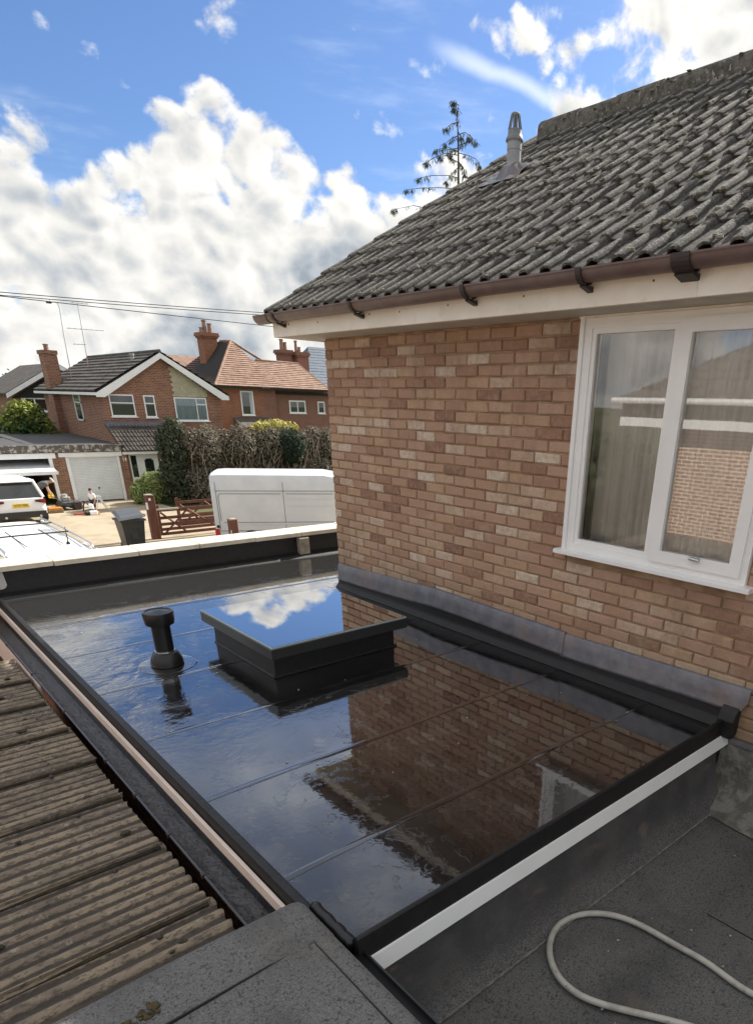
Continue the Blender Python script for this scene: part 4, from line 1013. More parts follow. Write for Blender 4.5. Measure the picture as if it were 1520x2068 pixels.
for i in range(14):
    x = rd.uniform(3.2, 7.4); y = rd.uniform(38, 41); h_ = rd.uniform(.3, 1.6); w_ = rd.uniform(.2, .5); cl.box(x, x + w_, y, y + .3, G, G + h_)
cl.build('stored_boxes', M('garage clutter', (.22, .15, .08), (.06, .05, .04), 2, .9), gb, kind='stuff')

# ---- old house with clay roof
oh = thing('old_house', 'orange brick old house with patched clay tile hips and tall chimneys', 'house', (26, 50, G))
MB().box(22.35, 25.9, 50.2, 60, G, 2.45).build('wall', 'obrick', oh)
MB().box(25.901, 34, 50.6, 58, G, 2.35).build('rear_wing_wall', 'dbrick', oh)
MB().box(25.6, 26.9, 50.21, 50.59, G, 2.3).build('shaded_return', 'dbrick', oh)
A_ = (25.3, 53.3, 5.50); A2 = (24.85, 54.2, 5.50); C0 = (22.1, 49.85, 2.42)
R0 = (27.3, 52.8, 4.28); R1 = (30.5, 52.8, 4.25); C1 = (31.6, 49.9, 2.36)
orf = MB().add([C0, A_, A2, (22.1, 60, 2.42), (27.3, 57, 2.42)], [(0, 1, 4), (0, 3, 2, 1), (3, 4, 2), (1, 2, 4)]).build('roof', 'deck', oh)
def tri_rows(base0, base1, top0, top1, rows, mt, parent, step=.05): return tiled_slope(base0, base1, top0, top1, rows, step=step, parent=parent, mt=mt)
tri_rows(C0, (27.35, 49.87, 2.40), A_, (25.32, 53.3, 5.50), 22, 'clay', orf)
tri_rows((24.6, 49.87, 2.40), C1, (25.3, 52.9, 4.31), R1, 14, 'clay', orf)
tri_rows((22.1, 60, 2.42), C0, A2, A_, 22, 'shadeclay' if 'shadeclay' in MT else 'clay', orf)
tri_rows(C1, (31.6, 56, 2.36), R1, (30.5, 53.4, 4.25), 12, 'clay', orf)
MB().tube([C0, A_], .10, 6).tube([A_, (27.4, 52.8, 4.32)], .09, 6).tube([(26.9, 52.8, 4.32), R1], .09, 6).tube([R1, C1], .08, 6).tube([A2, A_], .09, 6).build('ridge_and_hip_tiles', 'clay', orf)
# back wing, lower ridge to the left
MB().prism([(56.0, 2.4), (58.2, 4.55), (60.4, 2.4)], 'x', 20.6, 25).build('back_wing_roof', 'clay', oh)
def chimney(x0, x1, y0, y1, zb, zt, mt, pots, parent):
    c = MB().box(x0, x1, y0, y1, zb, zt - .5).build('chimney', mt, parent)
    k = .08
    for i in range(4): MB().box(x0 - k * (i if i < 3 else 1.6), x1 + k * (i if i < 3 else 1.6), y0 - k * (i if i < 3 else 1.6), y1 + k * (i if i < 3 else 1.6), zt - .5 + i * .12 + .001, zt - .5 + (i + 1) * .12).build('chimney_course', mt, c)
    for (q, r_, h_) in pots: MB().lathe((x0 + (x1 - x0) * q, (y0 + y1) / 2, zt - .03), [(r_, 0), (r_ * .85, h_ * .85), (r_ * 1.1, h_ * .9), (r_ * 1.05, h_)], 10).build('chimney_pot', 'clay', c)
    return c
chimney(23.45, 24.55, 54.0, 55.0, 3.8, 6.0, 'obrick', ((.18, .16, .35), (.42, .17, .85), (.78, .17, .65)), oh)
c2 = chimney(30.4, 31.3, 55.0, 56.0, 3.6, 5.35, 'dbrick', ((.35, .17, .8), (.7, .15, .6)), oh)
MB().box(30.35, 31.36, 54.94, 56.05, 4.1, 4.45).build('white_band', 'white', c2)
chimney(31.6, 32.6, 54.6, 55.6, 3.2, 5.25, 'dbrick', ((.2, .13, .85), (.5, .14, .4)), oh)
MB().box(22.1, 31.7, 49.74, 49.86, 2.26, 2.38).build('eaves_gutter', 'black', oh)
MB().box(27.0, 33.9, 50.44, 50.56, 1.98, 2.14).build('eaves_gutter', 'black', oh)
fw_ = fwin(oh, 24.05, 25.05, .49, 2.13, 50.2, fr=.09)
MB().box(24.72, 24.96, 50.16, 50.19, .6, 2.04).build('curtain', 'fcurtain', fw_)
fwin(oh, 28.2, 29.65, .66, 1.58, 50.6, mull=(28.93,), fr=.1)
fwin(oh, 30.75, 31.4, .66, 1.55, 50.6, fr=.09)
MB().prism([(48.9, -.25), (50.19, .36), (50.19, -.3)], 'x', 23.3, 26.2).build('bay_roof', 'rooffar', oh)
MB().box(23.5, 26.0, 49.1, 50.19, G, -.26).build('bay_wall', 'dbrick', oh)
MB().box(26.4, 27.3, 49.9, 50.5, -1.4, -1.02).build('white_panel', 'white', oh)
# ---- slate house
sh = thing('slate_house', 'house with blue grey slate roof half hidden behind our brick corner', 'house', (38, 58, G))
MB().box(35.2, 44, 58.4, 66, G, 2.8).build('wall', 'dbrick', sh)
so_ = MB().add([(34.6, 58, 2.8), (44.5, 58, 2.8), (44.5, 62.2, 6.2), (37.2, 62.2, 6.2), (34.6, 66, 2.8)], [(0, 1, 2, 3), (0, 3, 4)]).build('roof', 'slate', sh)
tiled_slope((34.6, 57.95, 2.82), (44.5, 57.95, 2.82), (37.2, 62.2, 6.22), (44.5, 62.2, 6.22), 14, step=.03, mt='slate', parent=so_)
MB().box(34.5, 44.5, 57.84, 57.94, 2.66, 2.80).build('eaves_gutter', 'white', sh)
# ---- house behind on the left
lh = thing('gabled_house', 'brick house with a long white bargeboard behind the green bush', 'house', (14, 58, G))
MB().prism([(11.1, G), (17, G), (17, 1.9), (14.2, 3.3), (11.1, 1.55)], 'y', 58, 68).build('wall', 'fbrick', lh)
MB().prism([(10.7, 1.55), (14.2, 3.55), (17.6, 1.55), (17.6, 1.45), (14.2, 3.43), (10.7, 1.45)], 'y', 57.5, 68.4).build('roof', 'rooffar', lh)
MB().prism([(10.7, 1.5), (14.2, 3.5), (14.2, 3.2), (10.7, 1.22)], 'y', 57.44, 57.5).prism([(14.201, 3.5), (17.6, 1.5), (17.6, 1.22), (14.201, 3.2)], 'y', 57.44, 57.5).build('bargeboard', 'white', lh)
MB().prism([(11.1, 1.25), (14.2, 3.05), (17, 1.4)], 'y', 57.90, 57.98).build('gable_boarding', 'deck', lh)
fwin(lh, 11.6, 13.2, .4, 1.3, 58, mull=(12.4,), fr=.1)
# ---- bungalow on our left; seen from here only as a mirror image in the window
bu = thing('brick_bungalow', 'red brick bungalow with white gutter mirrored in the house window', 'bungalow', (-9, 0, G))
MB().box(-14, -6.4, -9, 8.1, G, 1.36).build('wall', far_brick('pale jointed brick', (.40, .19, .12), (.30, .13, .09), (.78, .66, .50), .013), bu)
MB().box(-14.4, -5.95, -9.4, 8.9, 1.36, 1.42).build('soffit', 'soffit', bu)
MB().box(-5.95, -5.92, -9.4, 8.9, 1.35, 1.52).build('fascia_board', 'white', bu)
MB().tube([(-5.85, -9.4, 1.84), (-5.85, 9.1, 1.84)], .06, 8).build('gutter', 'white', bu)
MB().box(-5.99, -5.955, -9.4, 8.9, 1.43, 1.86).build('tile_edge', 'deck', bu)
br_ = MB().add([(-5.9, -9.4, 1.87), (-5.9, 8.95, 1.87), (-10.2, 4.65, 4.35), (-10.2, -9.4, 4.35), (-14.5, 8.95, 1.87), (-14.5, -9.4, 1.87)], [(0, 1, 2, 3), (1, 4, 2), (4, 5, 3, 2)]).build('roof', 'rooffar', bu)
tiled_slope((-5.86, 8.95, 1.88), (-5.86, -9.4, 1.88), (-10.2, 4.65, 4.36), (-10.2, -9.4, 4.36), 14, wave=.035, cols=120, step=.035, parent=br_)

# ================================================================== PLANTS
def plant(name, label, cat, loc, blobs, n, size, mt, stems=(), stem_r=.03, seed=1, group=None, up=.3, part='foliage', shell=.55, asp=1.8, extra=()):
    t_ = thing(name, label, cat, loc, group=group)
    leaves(MB(), blobs, n, size, seed, up, shell, asp).build(part, mt, t_)
    for (bl, n_, sz, m_, nm_) in extra: leaves(MB(), bl, n_, sz, seed + 5, up, shell, asp).build(nm_, m_, t_)
    if stems:
        mb = MB()
        for a, b in stems: mb.tube([a, ((a[0] + b[0]) / 2 + .06, (a[1] + b[1]) / 2, (a[2] + b[2]) / 2), b], [stem_r, stem_r * .8, stem_r * .4], 6)
        mb.build('stems', 'bark', t_)
    return t_
rd = random.Random(77)
hb = [(12.9 + i * .62 + rd.uniform(-.2, .2), 33.1 + rd.uniform(-.3, .3), G + .8 + rd.uniform(0, .3), .75, .8, 1.0 + rd.uniform(-.1, .1)) for i in range(14)]
hb += [(13.1 + i * .62 + rd.uniform(-.2, .2), 33.1 + rd.uniform(-.3, .3), G + 2.45 + rd.uniform(-.15, .15), .66, .75, .92 + rd.uniform(-.15, .1)) for i in range(13)]
hedge = thing('conifer_hedge', 'tall half dead brown conifer hedge behind the white van', 'hedge', (16.5, 33.1, G))
leaves(MB(), hb, 42000, .085, 5, .4, .7, 1.5).build('foliage', 'hedgebrown', hedge)
leaves(MB(), [(b[0], b[1] + .3, b[2] - .1, b[3] * .9, b[4] * .8, b[5] * .9) for b in hb], 16000, .09, 6, .4, .75).build('green_foliage', 'hedgegreen', hedge)
tw = MB()
for i in range(130):
    x = rd.uniform(12.7, 21); y = 32.75 + rd.uniform(-.55, .4); z = G + rd.uniform(.6, 2.3); h_ = rd.uniform(.5, 1.2)
    dx = rd.uniform(-.5, .5); tw.tube([(x, y, z), (x + dx * .4, y - .1, z + h_ * .5), (x + dx, y - rd.uniform(0, .25), min(z + h_, .58 + rd.uniform(-.25, .12)))], [.016, .011, .005], 4, cap=False)
tw.build('twigs', 'twig', hedge, kind='stuff')
tk = MB()
for i in range(16):
    x = 12.7 + i * .54 + rd.uniform(-.2, .2); tk.tube([(x, 33.1, G), (x + rd.uniform(-.2, .2), 33.1, G + 1.5), (x + rd.uniform(-.4, .4), 32.9, .3)], [.09, .06, .025], 6)
tk.build('trunks', 'bark', hedge, kind='stuff')
dg = [(12.1 + .25 * sin(i * 2), 33.0, G + .5 + i * .40, .62 - .02 * i, .6, .5) for i in range(8)]
plant('dark_conifer', 'narrow dark green conifer at the left end of the brown hedge', 'conifer', (12, 33, G), dg, 5000, .10, 'hedgegreen', [((12, 33, G), (12.05, 33, .2))], .07, 31)
plant('clipped_bush', 'dark rounded clipped bush standing out of the brown hedge', 'bush', (17.95, 32.4, G), [(17.95, 32.3, -.42, .68, .6, .74), (17.9, 32.3, -.9, .5, .5, .4)], 5200, .07, 'topiary', [((17.95, 32.4, G), (17.95, 32.4, -.9))], .07, 32, shell=.75)
plant('golden_shrub', 'bright yellow leaved shrub above the dark clipped bush', 'shrub', (17.6, 33.6, G), [(17.0, 33.6, .30, .6, .4, .32), (17.8, 33.6, .38, .75, .4, .34), (18.6, 33.6, .30, .5, .4, .3), (17.6, 33.8, -.4, .9, .5, .6)], 1900, .12, 'yellowleaf', [((17.6, 33.8, G), (17.6, 33.8, 0))], .06, 33)
sbl = [(11.2, 34.2, G + .5, .8, .7, .65), (11.9, 34.2, G + .6, .75, .7, .75), (10.8, 34.0, G + .45, .5, .5, .5), (11.5, 34.1, G + .95, .65, .6, .45)]
plant('porch_shrub', 'spiky light green shrub in front of the white front door', 'shrub', (11.5, 34.2, G), sbl, 6500, .085, 'shrub', [((11.5, 34.2, G), (11.4, 34.2, -2.4)), ((11.5, 34.2, G), (11.9, 34.1, -2.3))], .03, 34, up=1.0, asp=3.2)
bb_ = [(8.9, 45, -1.6, 1.3, 1.1, 1.5), (8.6, 45, -.2, 1.0, .9, 1.1), (9.3, 45, .2, .8, .8, .9), (9.7, 45, -.8, .8, .9, 1.2), (8.2, 45, -1.2, .8, .8, 1.2)]
plant('green_bush', 'large bushy green conifer with lime tips left of the brick house wall', 'bush', (9, 45, G), bb_, 7000, .14, 'bushgreen', [((9, 45, G), (9, 45, .2))], .1, 35, up=.8, extra=[([(8.9, 44.8, .75, .75, .5, .55), (9.35, 44.8, .45, .6, .5, .7), (9.9, 44.7, -.1, .4, .4, .6), (8.2, 44.7, .2, .5, .4, .5)], 1900, .13, 'limegreen', 'lime_tips')])
plant('purple_shrub', 'purple brown shrub beyond the open garage roof', 'shrub', (6.9, 46, G), [(6.6, 46, -1.0, 1.1, .9, .8), (7.6, 46, -1.2, .8, .8, .7), (5.4, 46, -1.1, 1.0, .9, .8), (6.4, 46, -2.2, 1.6, 1, .9)], 3200, .13, 'purple', [((6.6, 46, G), (6.6, 46, -1.2))], .07, 36)
plant('garden_conifer', 'dark green conifer at the left edge behind the garages', 'conifer', (8.3, 52, G), [(8.0, 52, -.6, 1.3, 1, 1.4), (7.2, 52, -1.1, 1.0, 1, 1.4), (8.4, 52, -2, 1.5, 1, 1.2), (6.2, 52, -.9, 1.0, 1, 1.2)], 4600, .16, 'hedgegreen', [((8, 52, G), (8, 52, -.4))], .1, 37)
# distant woodland: one mass
wl = MB(); rd = random.Random(90); bl = []
for i in range(150):
    x = rd.uniform(-150, 230); y = 255 + rd.uniform(0, 70); h_ = rd.uniform(5.5, 8.0)
    bl.append((x, y, G + h_ * .62 + (y - 255) * .03, rd.uniform(4, 7), 4, h_ * .62))
for i in range(60):
    x = rd.uniform(-10, 60); y = 110 + rd.uniform(0, 50); bl.append((x, y, G + 1.6, rd.uniform(2, 4), 2, 2.3))
leaves(wl, bl, 30000, .95, 91, .5, .8, 1.2).build('distant_woodland', 'wood', kind='stuff')
# conifer top behind our roof
TX, TY = 14.5, 16.0; RR = Vector((.725, -.689, 0)).normalized()
ct = thing('sparse_conifer', 'sparse drooping conifer top rising behind the tiled roof', 'conifer', (TX, TY, G))
def tp(dx, y, k=0.0):
    """offset right of the trunk (px-free metres) and height"""
    p = Vector((TX, TY, y)) + RR * dx + Vector((.69, .725, 0)) * k; return tuple(p)
ZB0 = 7.02
mb = MB().tube([(TX, TY, G), tp(.0, 3), tp(-.005, ZB0), tp(-.02, 7.7), tp(-.05, 8.25), tp(-.10, 8.62)], [.14, .09, .03, .022, .014, .006], 7)
mb.build('trunk', 'bark', ct)
br_l = [(8.55, [(-.18, .03)]), (8.42, [(-.14, .05)]), (8.22, [(-.2, -.02), (-.36, -.12)]), (8.02, [(.06, -.15)]), (7.95, [(-.2, -.08), (-.38, -.2)]), (7.97, [(.15, .02), (.32, -.07), (.42, -.17)]), (7.75, [(.16, .02), (.26, .12)]),
        (7.7, [(-.28, -.05), (-.2, -.2)]), (7.62, [(-.3, .1), (-.62, .02)]), (7.6, [(.25, -.02), (.45, -.09), (.55, -.24)]), (7.55, [(-.35, 0), (-.7, -.12), (-.86, -.22)]), (7.4, [(-.35, .16), (-.5, .12)]), (7.42, [(.12, -.15), (.16, -.3)]),
        (7.3, [(-.2, -.12), (-.34, -.28)]), (7.08, [(-.25, .06), (-.7, .05), (-1.08, -.02)]), (6.85, [(-.5, .02), (-1.0, .0), (-1.4, -.05)]), (6.3, [(-1.2, .15), (-1.75, .05)]), (6.4, [(.8, 0), (1.3, -.2)]), (5.7, [(-1.2, .1), (-2.0, -.1)]), (5.4, [(1.2, 0), (1.9, -.2)])]
bm2 = MB(); nd = MB(); rd = random.Random(55)
def spray(mb, p, n, ln):
    for _ in range(n):
        d = Vector((rd.uniform(-.5, .5), rd.uniform(-.5, .5), rd.uniform(-1.2, -.25))).normalized() * ln * rd.uniform(.5, 1.1)
        q = Vector(p) + Vector((rd.uniform(-.05, .05), rd.uniform(-.05, .05), rd.uniform(-.03, .03)))
        sd_ = d.cross(Vector((rd.uniform(-1, 1), rd.uniform(-1, 1), rd.uniform(-1, 1)))).normalized() * .009
        mb.add([q, q + d * .5 + sd_, q + d, q + d * .5 - sd_], [(0, 1, 2, 3)])
for z0_, offs in br_l:
    k = rd.uniform(-.15, .15); pts = [tp(-.02, z0_)] + [tp(dx, z0_ + dz, k) for dx, dz in offs]
    bm2.tube(pts, [.011] + [.008] * (len(pts) - 2) + [.004], 5)
    spray(nd, pts[-1], 44, .15)
    for a, b in zip(pts[:-1], pts[1:]):
        for q in (.3, .6, .85):
            if rd.random() < .75: spray(nd, Vector(a).lerp(Vector(b), q), rd.randint(5, 18), .14)
for i in range(8): spray(nd, tp(-.1 + .012 * i, 8.62 - .06 * i), 7, .09)
bm2.build('branches', 'bark', ct, kind='stuff'); nd.build('needles', 'needles', ct, kind='stuff')
for (px_, py_, hh, sd, lb) in ((-11.5, 13.2, 3.4, 61, 'broad leafy tree beyond the bungalow, mirrored in the window'), (-12.5, 16.2, 4.0, 62, 'taller leafy tree beyond the bungalow, mirrored in the left pane')):
    plant('garden_tree', lb, 'tree', (px_, py_, G), [(px_, py_, G + hh * .75, hh * .55, hh * .5, hh * .42), (px_ + 1.5, py_ + .5, G + hh * .62, hh * .4, hh * .4, hh * .3), (px_ - 1.5, py_, G + hh * .6, hh * .4, hh * .4, hh * .3)], 5000, .2, 'tree', [((px_, py_, G), (px_, py_, G + hh * .7))], .16, sd)

# ================================================================== WIRES AND AERIALS
def wire(p0, p1, sag, label):
    p0, p1 = Vector(p0), Vector(p1); pts = []
    for i in range(25):
        q = i / 24; p = p0.lerp(p1, q); p.z -= sag * 4 * q * (1 - q); pts.append(p)
    tag(MB().tube(pts, .011, 5).build('overhead_wire', 'black'), label, 'wire', 'overhead wires crossing the sky')
wire((-6, 24, 3.95), (26, 24, 5.05), .25, 'uppermost of the three thin black wires crossing the cloudy sky')
wire((-6, 24.25, 3.90), (26, 24.25, 5.0), .25, 'middle one of the three thin black wires, close under the top wire')
wire((-6, 24.0, 4.12), (26, 24.0, 3.95), .06, 'lowest wire of the three, sloping down towards the eaves')
ta = thing('television_aerial', 'bare hooked aerial mast left of the two on the house opposite', 'aerial', (11.75, 45, 2.3), group='aerial masts on the house roof')
MB().tube([(11.72, 45, 2.2), (11.78, 45, 4.5), (11.86, 45, 5.75), (11.83, 45, 5.98), (11.72, 45, 6.04), (11.42, 45, 5.98)], .022, 6).build('mast', 'chrome', ta)
MB().box(11.30, 11.52, 44.9, 45.1, 5.94, 6.02).tube([(11.45, 45, 6.0), (11.5, 45, 6.15)], .01, 5).build('clamp', 'bracket', ta)
ta = thing('television_aerial', 'right aerial mast with three crossarms on the house opposite', 'aerial', (12.73, 45, 2.9), group='aerial masts on the house roof')
MB().tube([(12.70, 45, 2.8), (12.80, 45, 6.12)], .022, 6).build('mast', 'chrome', ta)
for (z, a, b, n) in ((6.08, -.3, .6, 4), (4.85, -.75, 1.15, 7), (4.1, -.6, .05, 4)):
    k = MB().tube([(12.75 + a, 45, z), (12.75 + b, 45, z + .02)], .014, 5)
    for i in range(n):
        x = 12.75 + a + (b - a) * (i + .5) / n; k.tube([(x, 44.8, z + .02), (x, 45.2, z + .02)], .008, 4)
    k.build('crossarm', 'chrome', ta)

# ================================================================== GATE, POSTS, BIN
def post(x, y, w_, top, label):
    t_ = thing('gate_post', label, 'post', (x, y, G), group='brown timber gate posts')
    MB().cbox(x - w_ / 2, x + w_ / 2, y - w_ / 2, y + w_ / 2, G, top, .015).build('post', 'fence', t_)
    MB().prism([(x - w_ / 2 - .01, top + .001), (x + w_ / 2 + .01, top + .001), (x + w_ / 2 - .03, top + .035), (x - w_ / 2 + .03, top + .035)], 'y', y - w_ / 2, y + w_ / 2).build('post_cap', 'twig', t_)
    return t_
p_ = post(8.14, 25.0, .27, -1.50, 'tall brown gate post beside the black wheelie bin')
MB().box(7.94, 8.0, 24.82, 24.86, -1.95, -1.72).build('latch_plate', 'white', p_); MB().box(8.06, 8.13, 24.845, 24.862, -1.66, -1.58).build('sign_plate', 'white', p_)
p_ = post(8.55, 19.35, .23, -1.62, 'brown gate post with hinge standing in front of the white van')
MB().tube([(8.43, 19.22, -1.9), (8.40, 19.20, -2.0), (8.44, 19.2, -2.12)], .014, 6).build('hinge', 'chrome', p_)
def gate(x0, x1, y, label, pale=True):
    t_ = thing('timber_gate', label, 'gate', ((x0 + x1) / 2, y, G), group='brown timber field gates')
    for x in (x0, x1 - .1): MB().box(x, x + .1, y - .04, y + .04, G + .1, -1.86 if x == x0 else -1.93).build('gate_stile', 'fence', t_)
    for i, z in enumerate((-2.03, -2.30, -2.52, -2.70, -2.86)):
        MB().box(x0 + .102, x1 - .102, y - .022, y + .022, z - .05, z + .05).build('rail', 'fence', t_)
    for (a, b) in (((x0 + .15, -2.86), (x0 + 1.1, -2.05)), ((x0 + 1.1, -2.05), (x1 - .2, -2.86)), ((x0 + .12, -2.10), (x0 + .95, -2.84))):
        MB().tube([(a[0], y - .045, a[1]), (b[0], y - .045, b[1])], .034, 4).build('brace', 'fence', t_)
    if pale: MB().box(x0 - .12, x0 + .78, y - .075, y - .024, -2.02, -1.965).build('hinge_strap', M('pale weathered strap', (.5, .46, .40), rough=.8), t_)
    return t_
gate(8.29, 10.75, 25.0, 'front brown five bar gate with pale strap left of the van')
gate(9.6, 11.9, 26.6, 'rear brown five bar gate seen behind the front one', pale=False)
bi = thing('wheelie_bin', 'black wheelie bin with tilted lid on the tan concrete', 'wheelie bin', (6.90, 23.5, G))
bt = MB(); b0 = [(6.63, 23.25), (7.17, 23.25), (7.17, 23.78), (6.63, 23.78)]; b1 = [(6.54, 23.13), (7.26, 23.13), (7.26, 23.86), (6.54, 23.86)]
bt.add([(x, y, G + .05) for x, y in b0] + [(x, y, -1.98) for x, y in b1], [(3, 2, 1, 0), (4, 5, 6, 7), (0, 1, 5, 4), (1, 2, 6, 5), (2, 3, 7, 6), (3, 0, 4, 7)])
bt.box(6.50, 7.30, 23.09, 23.90, -2.03, -1.975); bt.box(6.80, 7.0, 23.17, 23.2, -2.6, -2.2)
bt.build('body', 'bin', bi)
MB().add([(6.46, 23.05, -1.97), (7.28, 23.05, -1.90), (7.34, 23.92, -1.74), (6.52, 23.92, -1.80), (6.56, 23.15, -1.90), (7.2, 23.15, -1.83), (7.26, 23.85, -1.70), (6.62, 23.85, -1.745)], [(3, 2, 1, 0), (4, 5, 6, 7), (0, 1, 5, 4), (1, 2, 6, 5), (2, 3, 7, 6), (3, 0, 4, 7)]).build('lid', M('grey bin lid', (.085, .09, .092), rough=.3), bi)
MB().tube([(7.33, 23.35, -1.93), (7.40, 23.4, -1.9), (7.40, 23.7, -1.9), (7.33, 23.78, -1.93)], .018, 6).build('handle', 'bin', bi)
for x in (6.62, 7.13): MB().tube([(x, 23.84, G + .11), (x + .06, 23.84, G + .11)], .11, 14).build('wheel', 'tyre', bi)

# ================================================================== VEHICLES (local: x forward, y left, z up)
def wheel(parent, x, y, r, w_=.2):
    s = 1 if y > 0 else -1
    o = MB().tube([(x, y - s * w_, r), (x, y - s * .03, r), (x, y, r)], [r, r, r * .93], 24).build('wheel', 'tyre', parent, smooth=True, angle=40)
    k = MB().tube([(x, y - s * .01, r), (x, y + s * .006, r)], r * .66, 20)
    for i in range(5):
        a = 2 * pi * i / 5; k.tube([(x, y + s * .008, r), (x + r * .6 * cos(a), y + s * .008, r + r * .6 * sin(a))], .03, 5)
    k.build('rim', 'chrome', o)
    return o
def car(name, label, loc, rz, L, Wd, H, rails=False, bars=False, plate=None, group=None, hi=True):
    t_ = thing(name, label, 'car', loc, rz, world=False, group=group)
    hw = Wd / 2; zs = H * .60; zb = .24
    st_ = [(-L / 2, .42, zs * .62, hw * .80), (-L / 2 + .06, .34, zs * .95, hw * .90), (-L / 2 + .35, zb, zs, hw * .98), (-L * .2, zb, zs, hw), (L * .12, zb, zs * .98, hw), (L * .24, zb, zs * .95, hw * .98), (L / 2 - .35, zb, zs * .82, hw * .93), (L / 2 - .05, .3, zs * .70, hw * .82), (L / 2, .4, zs * .55, hw * .7)]
    rows = []
    for x, z0, z1, wv in st_:
        h = z1 - z0
        half = [(wv * .90, z0), (wv * .985, z0 + h * .15), (wv, z0 + h * .45), (wv * .985, z0 + h * .75), (wv * .94, z1 - h * .06), (wv * .86, z1)]
        rows.append([(x, y, z) for y, z in half] + [(x, -y, z) for y, z in reversed(half)] + [(x, half[0][0], half[0][1])])
    mb = MB().grid(rows); n = len(rows[0])
    mb.f.append(tuple(range(n - 1))); mb.f.append(tuple(reversed(range(len(mb.v) - n, len(mb.v) - 1))))
    body = mb.build('body', 'carwhite', t_, smooth=True, angle=38)
    # cabin: dark glass with white roof and pillars
    xr0, xr1, xf1, xf0 = -L / 2 + .16, -L / 2 + .52, (L * .06 if H < 1.8 else L * .32), (L * .24 if H < 1.8 else L * .42)
    wr = hw * .70; wb = hw * .90
    g = MB().grid([[(xr0, wb, zs - .02), (xr0, -wb, zs - .02)], [(xr1 - .05, wr, H - .06), (xr1 - .05, -wr, H - .06)]])
    g.grid([[(xf0, wb, zs - .04), (xf0, -wb, zs - .04)], [(xf1 + .05, wr, H - .06), (xf1 + .05, -wr, H - .06)]])
    for s in (1, -1): g.grid([[(xr0, s * wb, zs - .02), (xf0, s * wb, zs - .04)], [(xr1 - .05, s * wr, H - .06), (xf1 + .05, s * wr, H - .06)]])
    g.build('windows', 'carglass', t_)
    rr = []
    for q in range(9):
        x = xr1 - .12 + (xf1 + .12 - xr1 + .10) * q / 8; e = .05 * (2 * q / 8 - 1) ** 2
        row = []
        for j in range(11):
            u = 2 * j / 10 - 1; row.append((x, u * (wr + .03), H - .045 - e + .045 * (1 - abs(u) ** 3) - (.05 if abs(u) > .99 else 0)))
        rr.append(row)
    rf = MB().grid(rr).build('roof_panel', 'carwhite', t_, smooth=True)
    for s in (1, -1):
        MB().tube([(xr0 - .01, s * wb, zs - .02), (xr1 - .06, s * (wr + .01), H - .07)], .055, 6).build('pillar', 'carwhite', t_)
        MB().tube([(xf0, s * wb, zs - .04), (xf1 + .06, s * (wr + .01), H - .07)], .04, 6).build('pillar', 'carwhite', t_)
        MB().tube([((xr0 + xr1) / 2 + .75, s * (wb + .005), zs - .02), ((xr0 + xr1) / 2 + .82, s * (wr + .012), H - .07)], .045, 6).build('pillar', 'carwhite', t_)
    MB().prism([(-L / 2 - .03, .26), (-L / 2 - .05, .48), (-L / 2 + .1, .52), (-L / 2 + .1, .26)], 'y', -hw * .86, hw * .86).build('rear_bumper', 'darkplastic', t_)
    MB().prism([(xr1 - .28, H - .10), (xr1 - .02, H - .03), (xr1 - .02, H - .06), (xr1 - .24, H - .13)], 'y', -wr, wr).build('spoiler', 'carwhite', t_)
    for s in (1, -1):
        MB().prism([(s * hw * .93, zs * .93), (s * hw * .93, zs * .76), (s * hw * .55, zs * .84), (s * hw * .55, zs * .90)], 'x', -L / 2 + .0, -L / 2 + .10).build('tail_light', 'darkred', t_)
        MB().prism([(s * hw * .92, zs * .905), (s * hw * .92, zs * .80), (s * hw * .76, zs * .84), (s * hw * .76, zs * .89)], 'x', -L / 2 - .008, -L / 2 + .0).build('brake_light', 'redlight', t_)
        MB().tube([(-L / 2 - .06, s * hw * .62, .31), (-L / 2 + .05, s * hw * .62, .31)], .045, 10).build('exhaust', 'chrome', t_)
        for x in (-L / 2 + .78, L / 2 - .85): wheel(t_, x, s * (hw + .005), .34)
        MB().blob((xf0 - .25, s * (hw + .10), zs + .06), (.08, .11, .08), 8).build('mirror', 'carwhite', t_, smooth=True)
    if plate:
        pb = MB().box(-L / 2 - .022, -L / 2 + .005, -.27, .27, zs * .66, zs * .66 + .13).build('number_plate', 'yellow', t_)
        cu = bpy.data.curves.new('plate_text', 'FONT'); cu.body = plate; cu.size = .115; cu.align_x = 'CENTER'; cu.align_y = 'CENTER'; cu.extrude = .001
        o = bpy.data.objects.new('plate_text', cu); COL.objects.link(o); cu.materials.append(MT['black'])
        me = bpy.data.meshes.new_from_object(o.evaluated_get(bpy.context.evaluated_depsgraph_get())); bpy.data.objects.remove(o)
        o = bpy.data.objects.new('plate_text', me); COL.objects.link(o); o.parent = pb
        o.matrix_basis = Matrix.Translation((-L / 2 - .025, 0, zs * .66 + .065)) @ Matrix(((0, 0, -1), (-1, 0, 0), (0, 1, 0))).to_4x4()
    if rails:
        for s in (1, -1): MB().tube([(xr1 - .15, s * (wr - .02), H - .045), (xr1, s * (wr - .02), H + .03), (0, s * (wr - .02), H + .045), (xf1 - .1, s * (wr - .02), H + .02), (xf1 + .05, s * (wr - .02), H - .04)], .02, 6).build('roof_rail', 'chrome', t_, smooth=True)
    if bars:
        for x in (-L * .5 + 2.35, -L * .5 + 3.6 if False else -L * .5 + 1.95):
            pass
    return t_, body, H
suv, sb, _h = car('white_suv', 'white estate suv with yellow number plate parked by the open garage', (5.22, 32.75, G), radians(90), 4.4, 1.86, 1.66, plate='Y777 FER')
nc, nb, nh = car('white_people_carrier', 'white people carrier with roof rails and thin antenna just beyond the parapet coping', (2.56, 15.55, G + .25), radians(90), 5.1, 1.98, 1.92, rails=True)
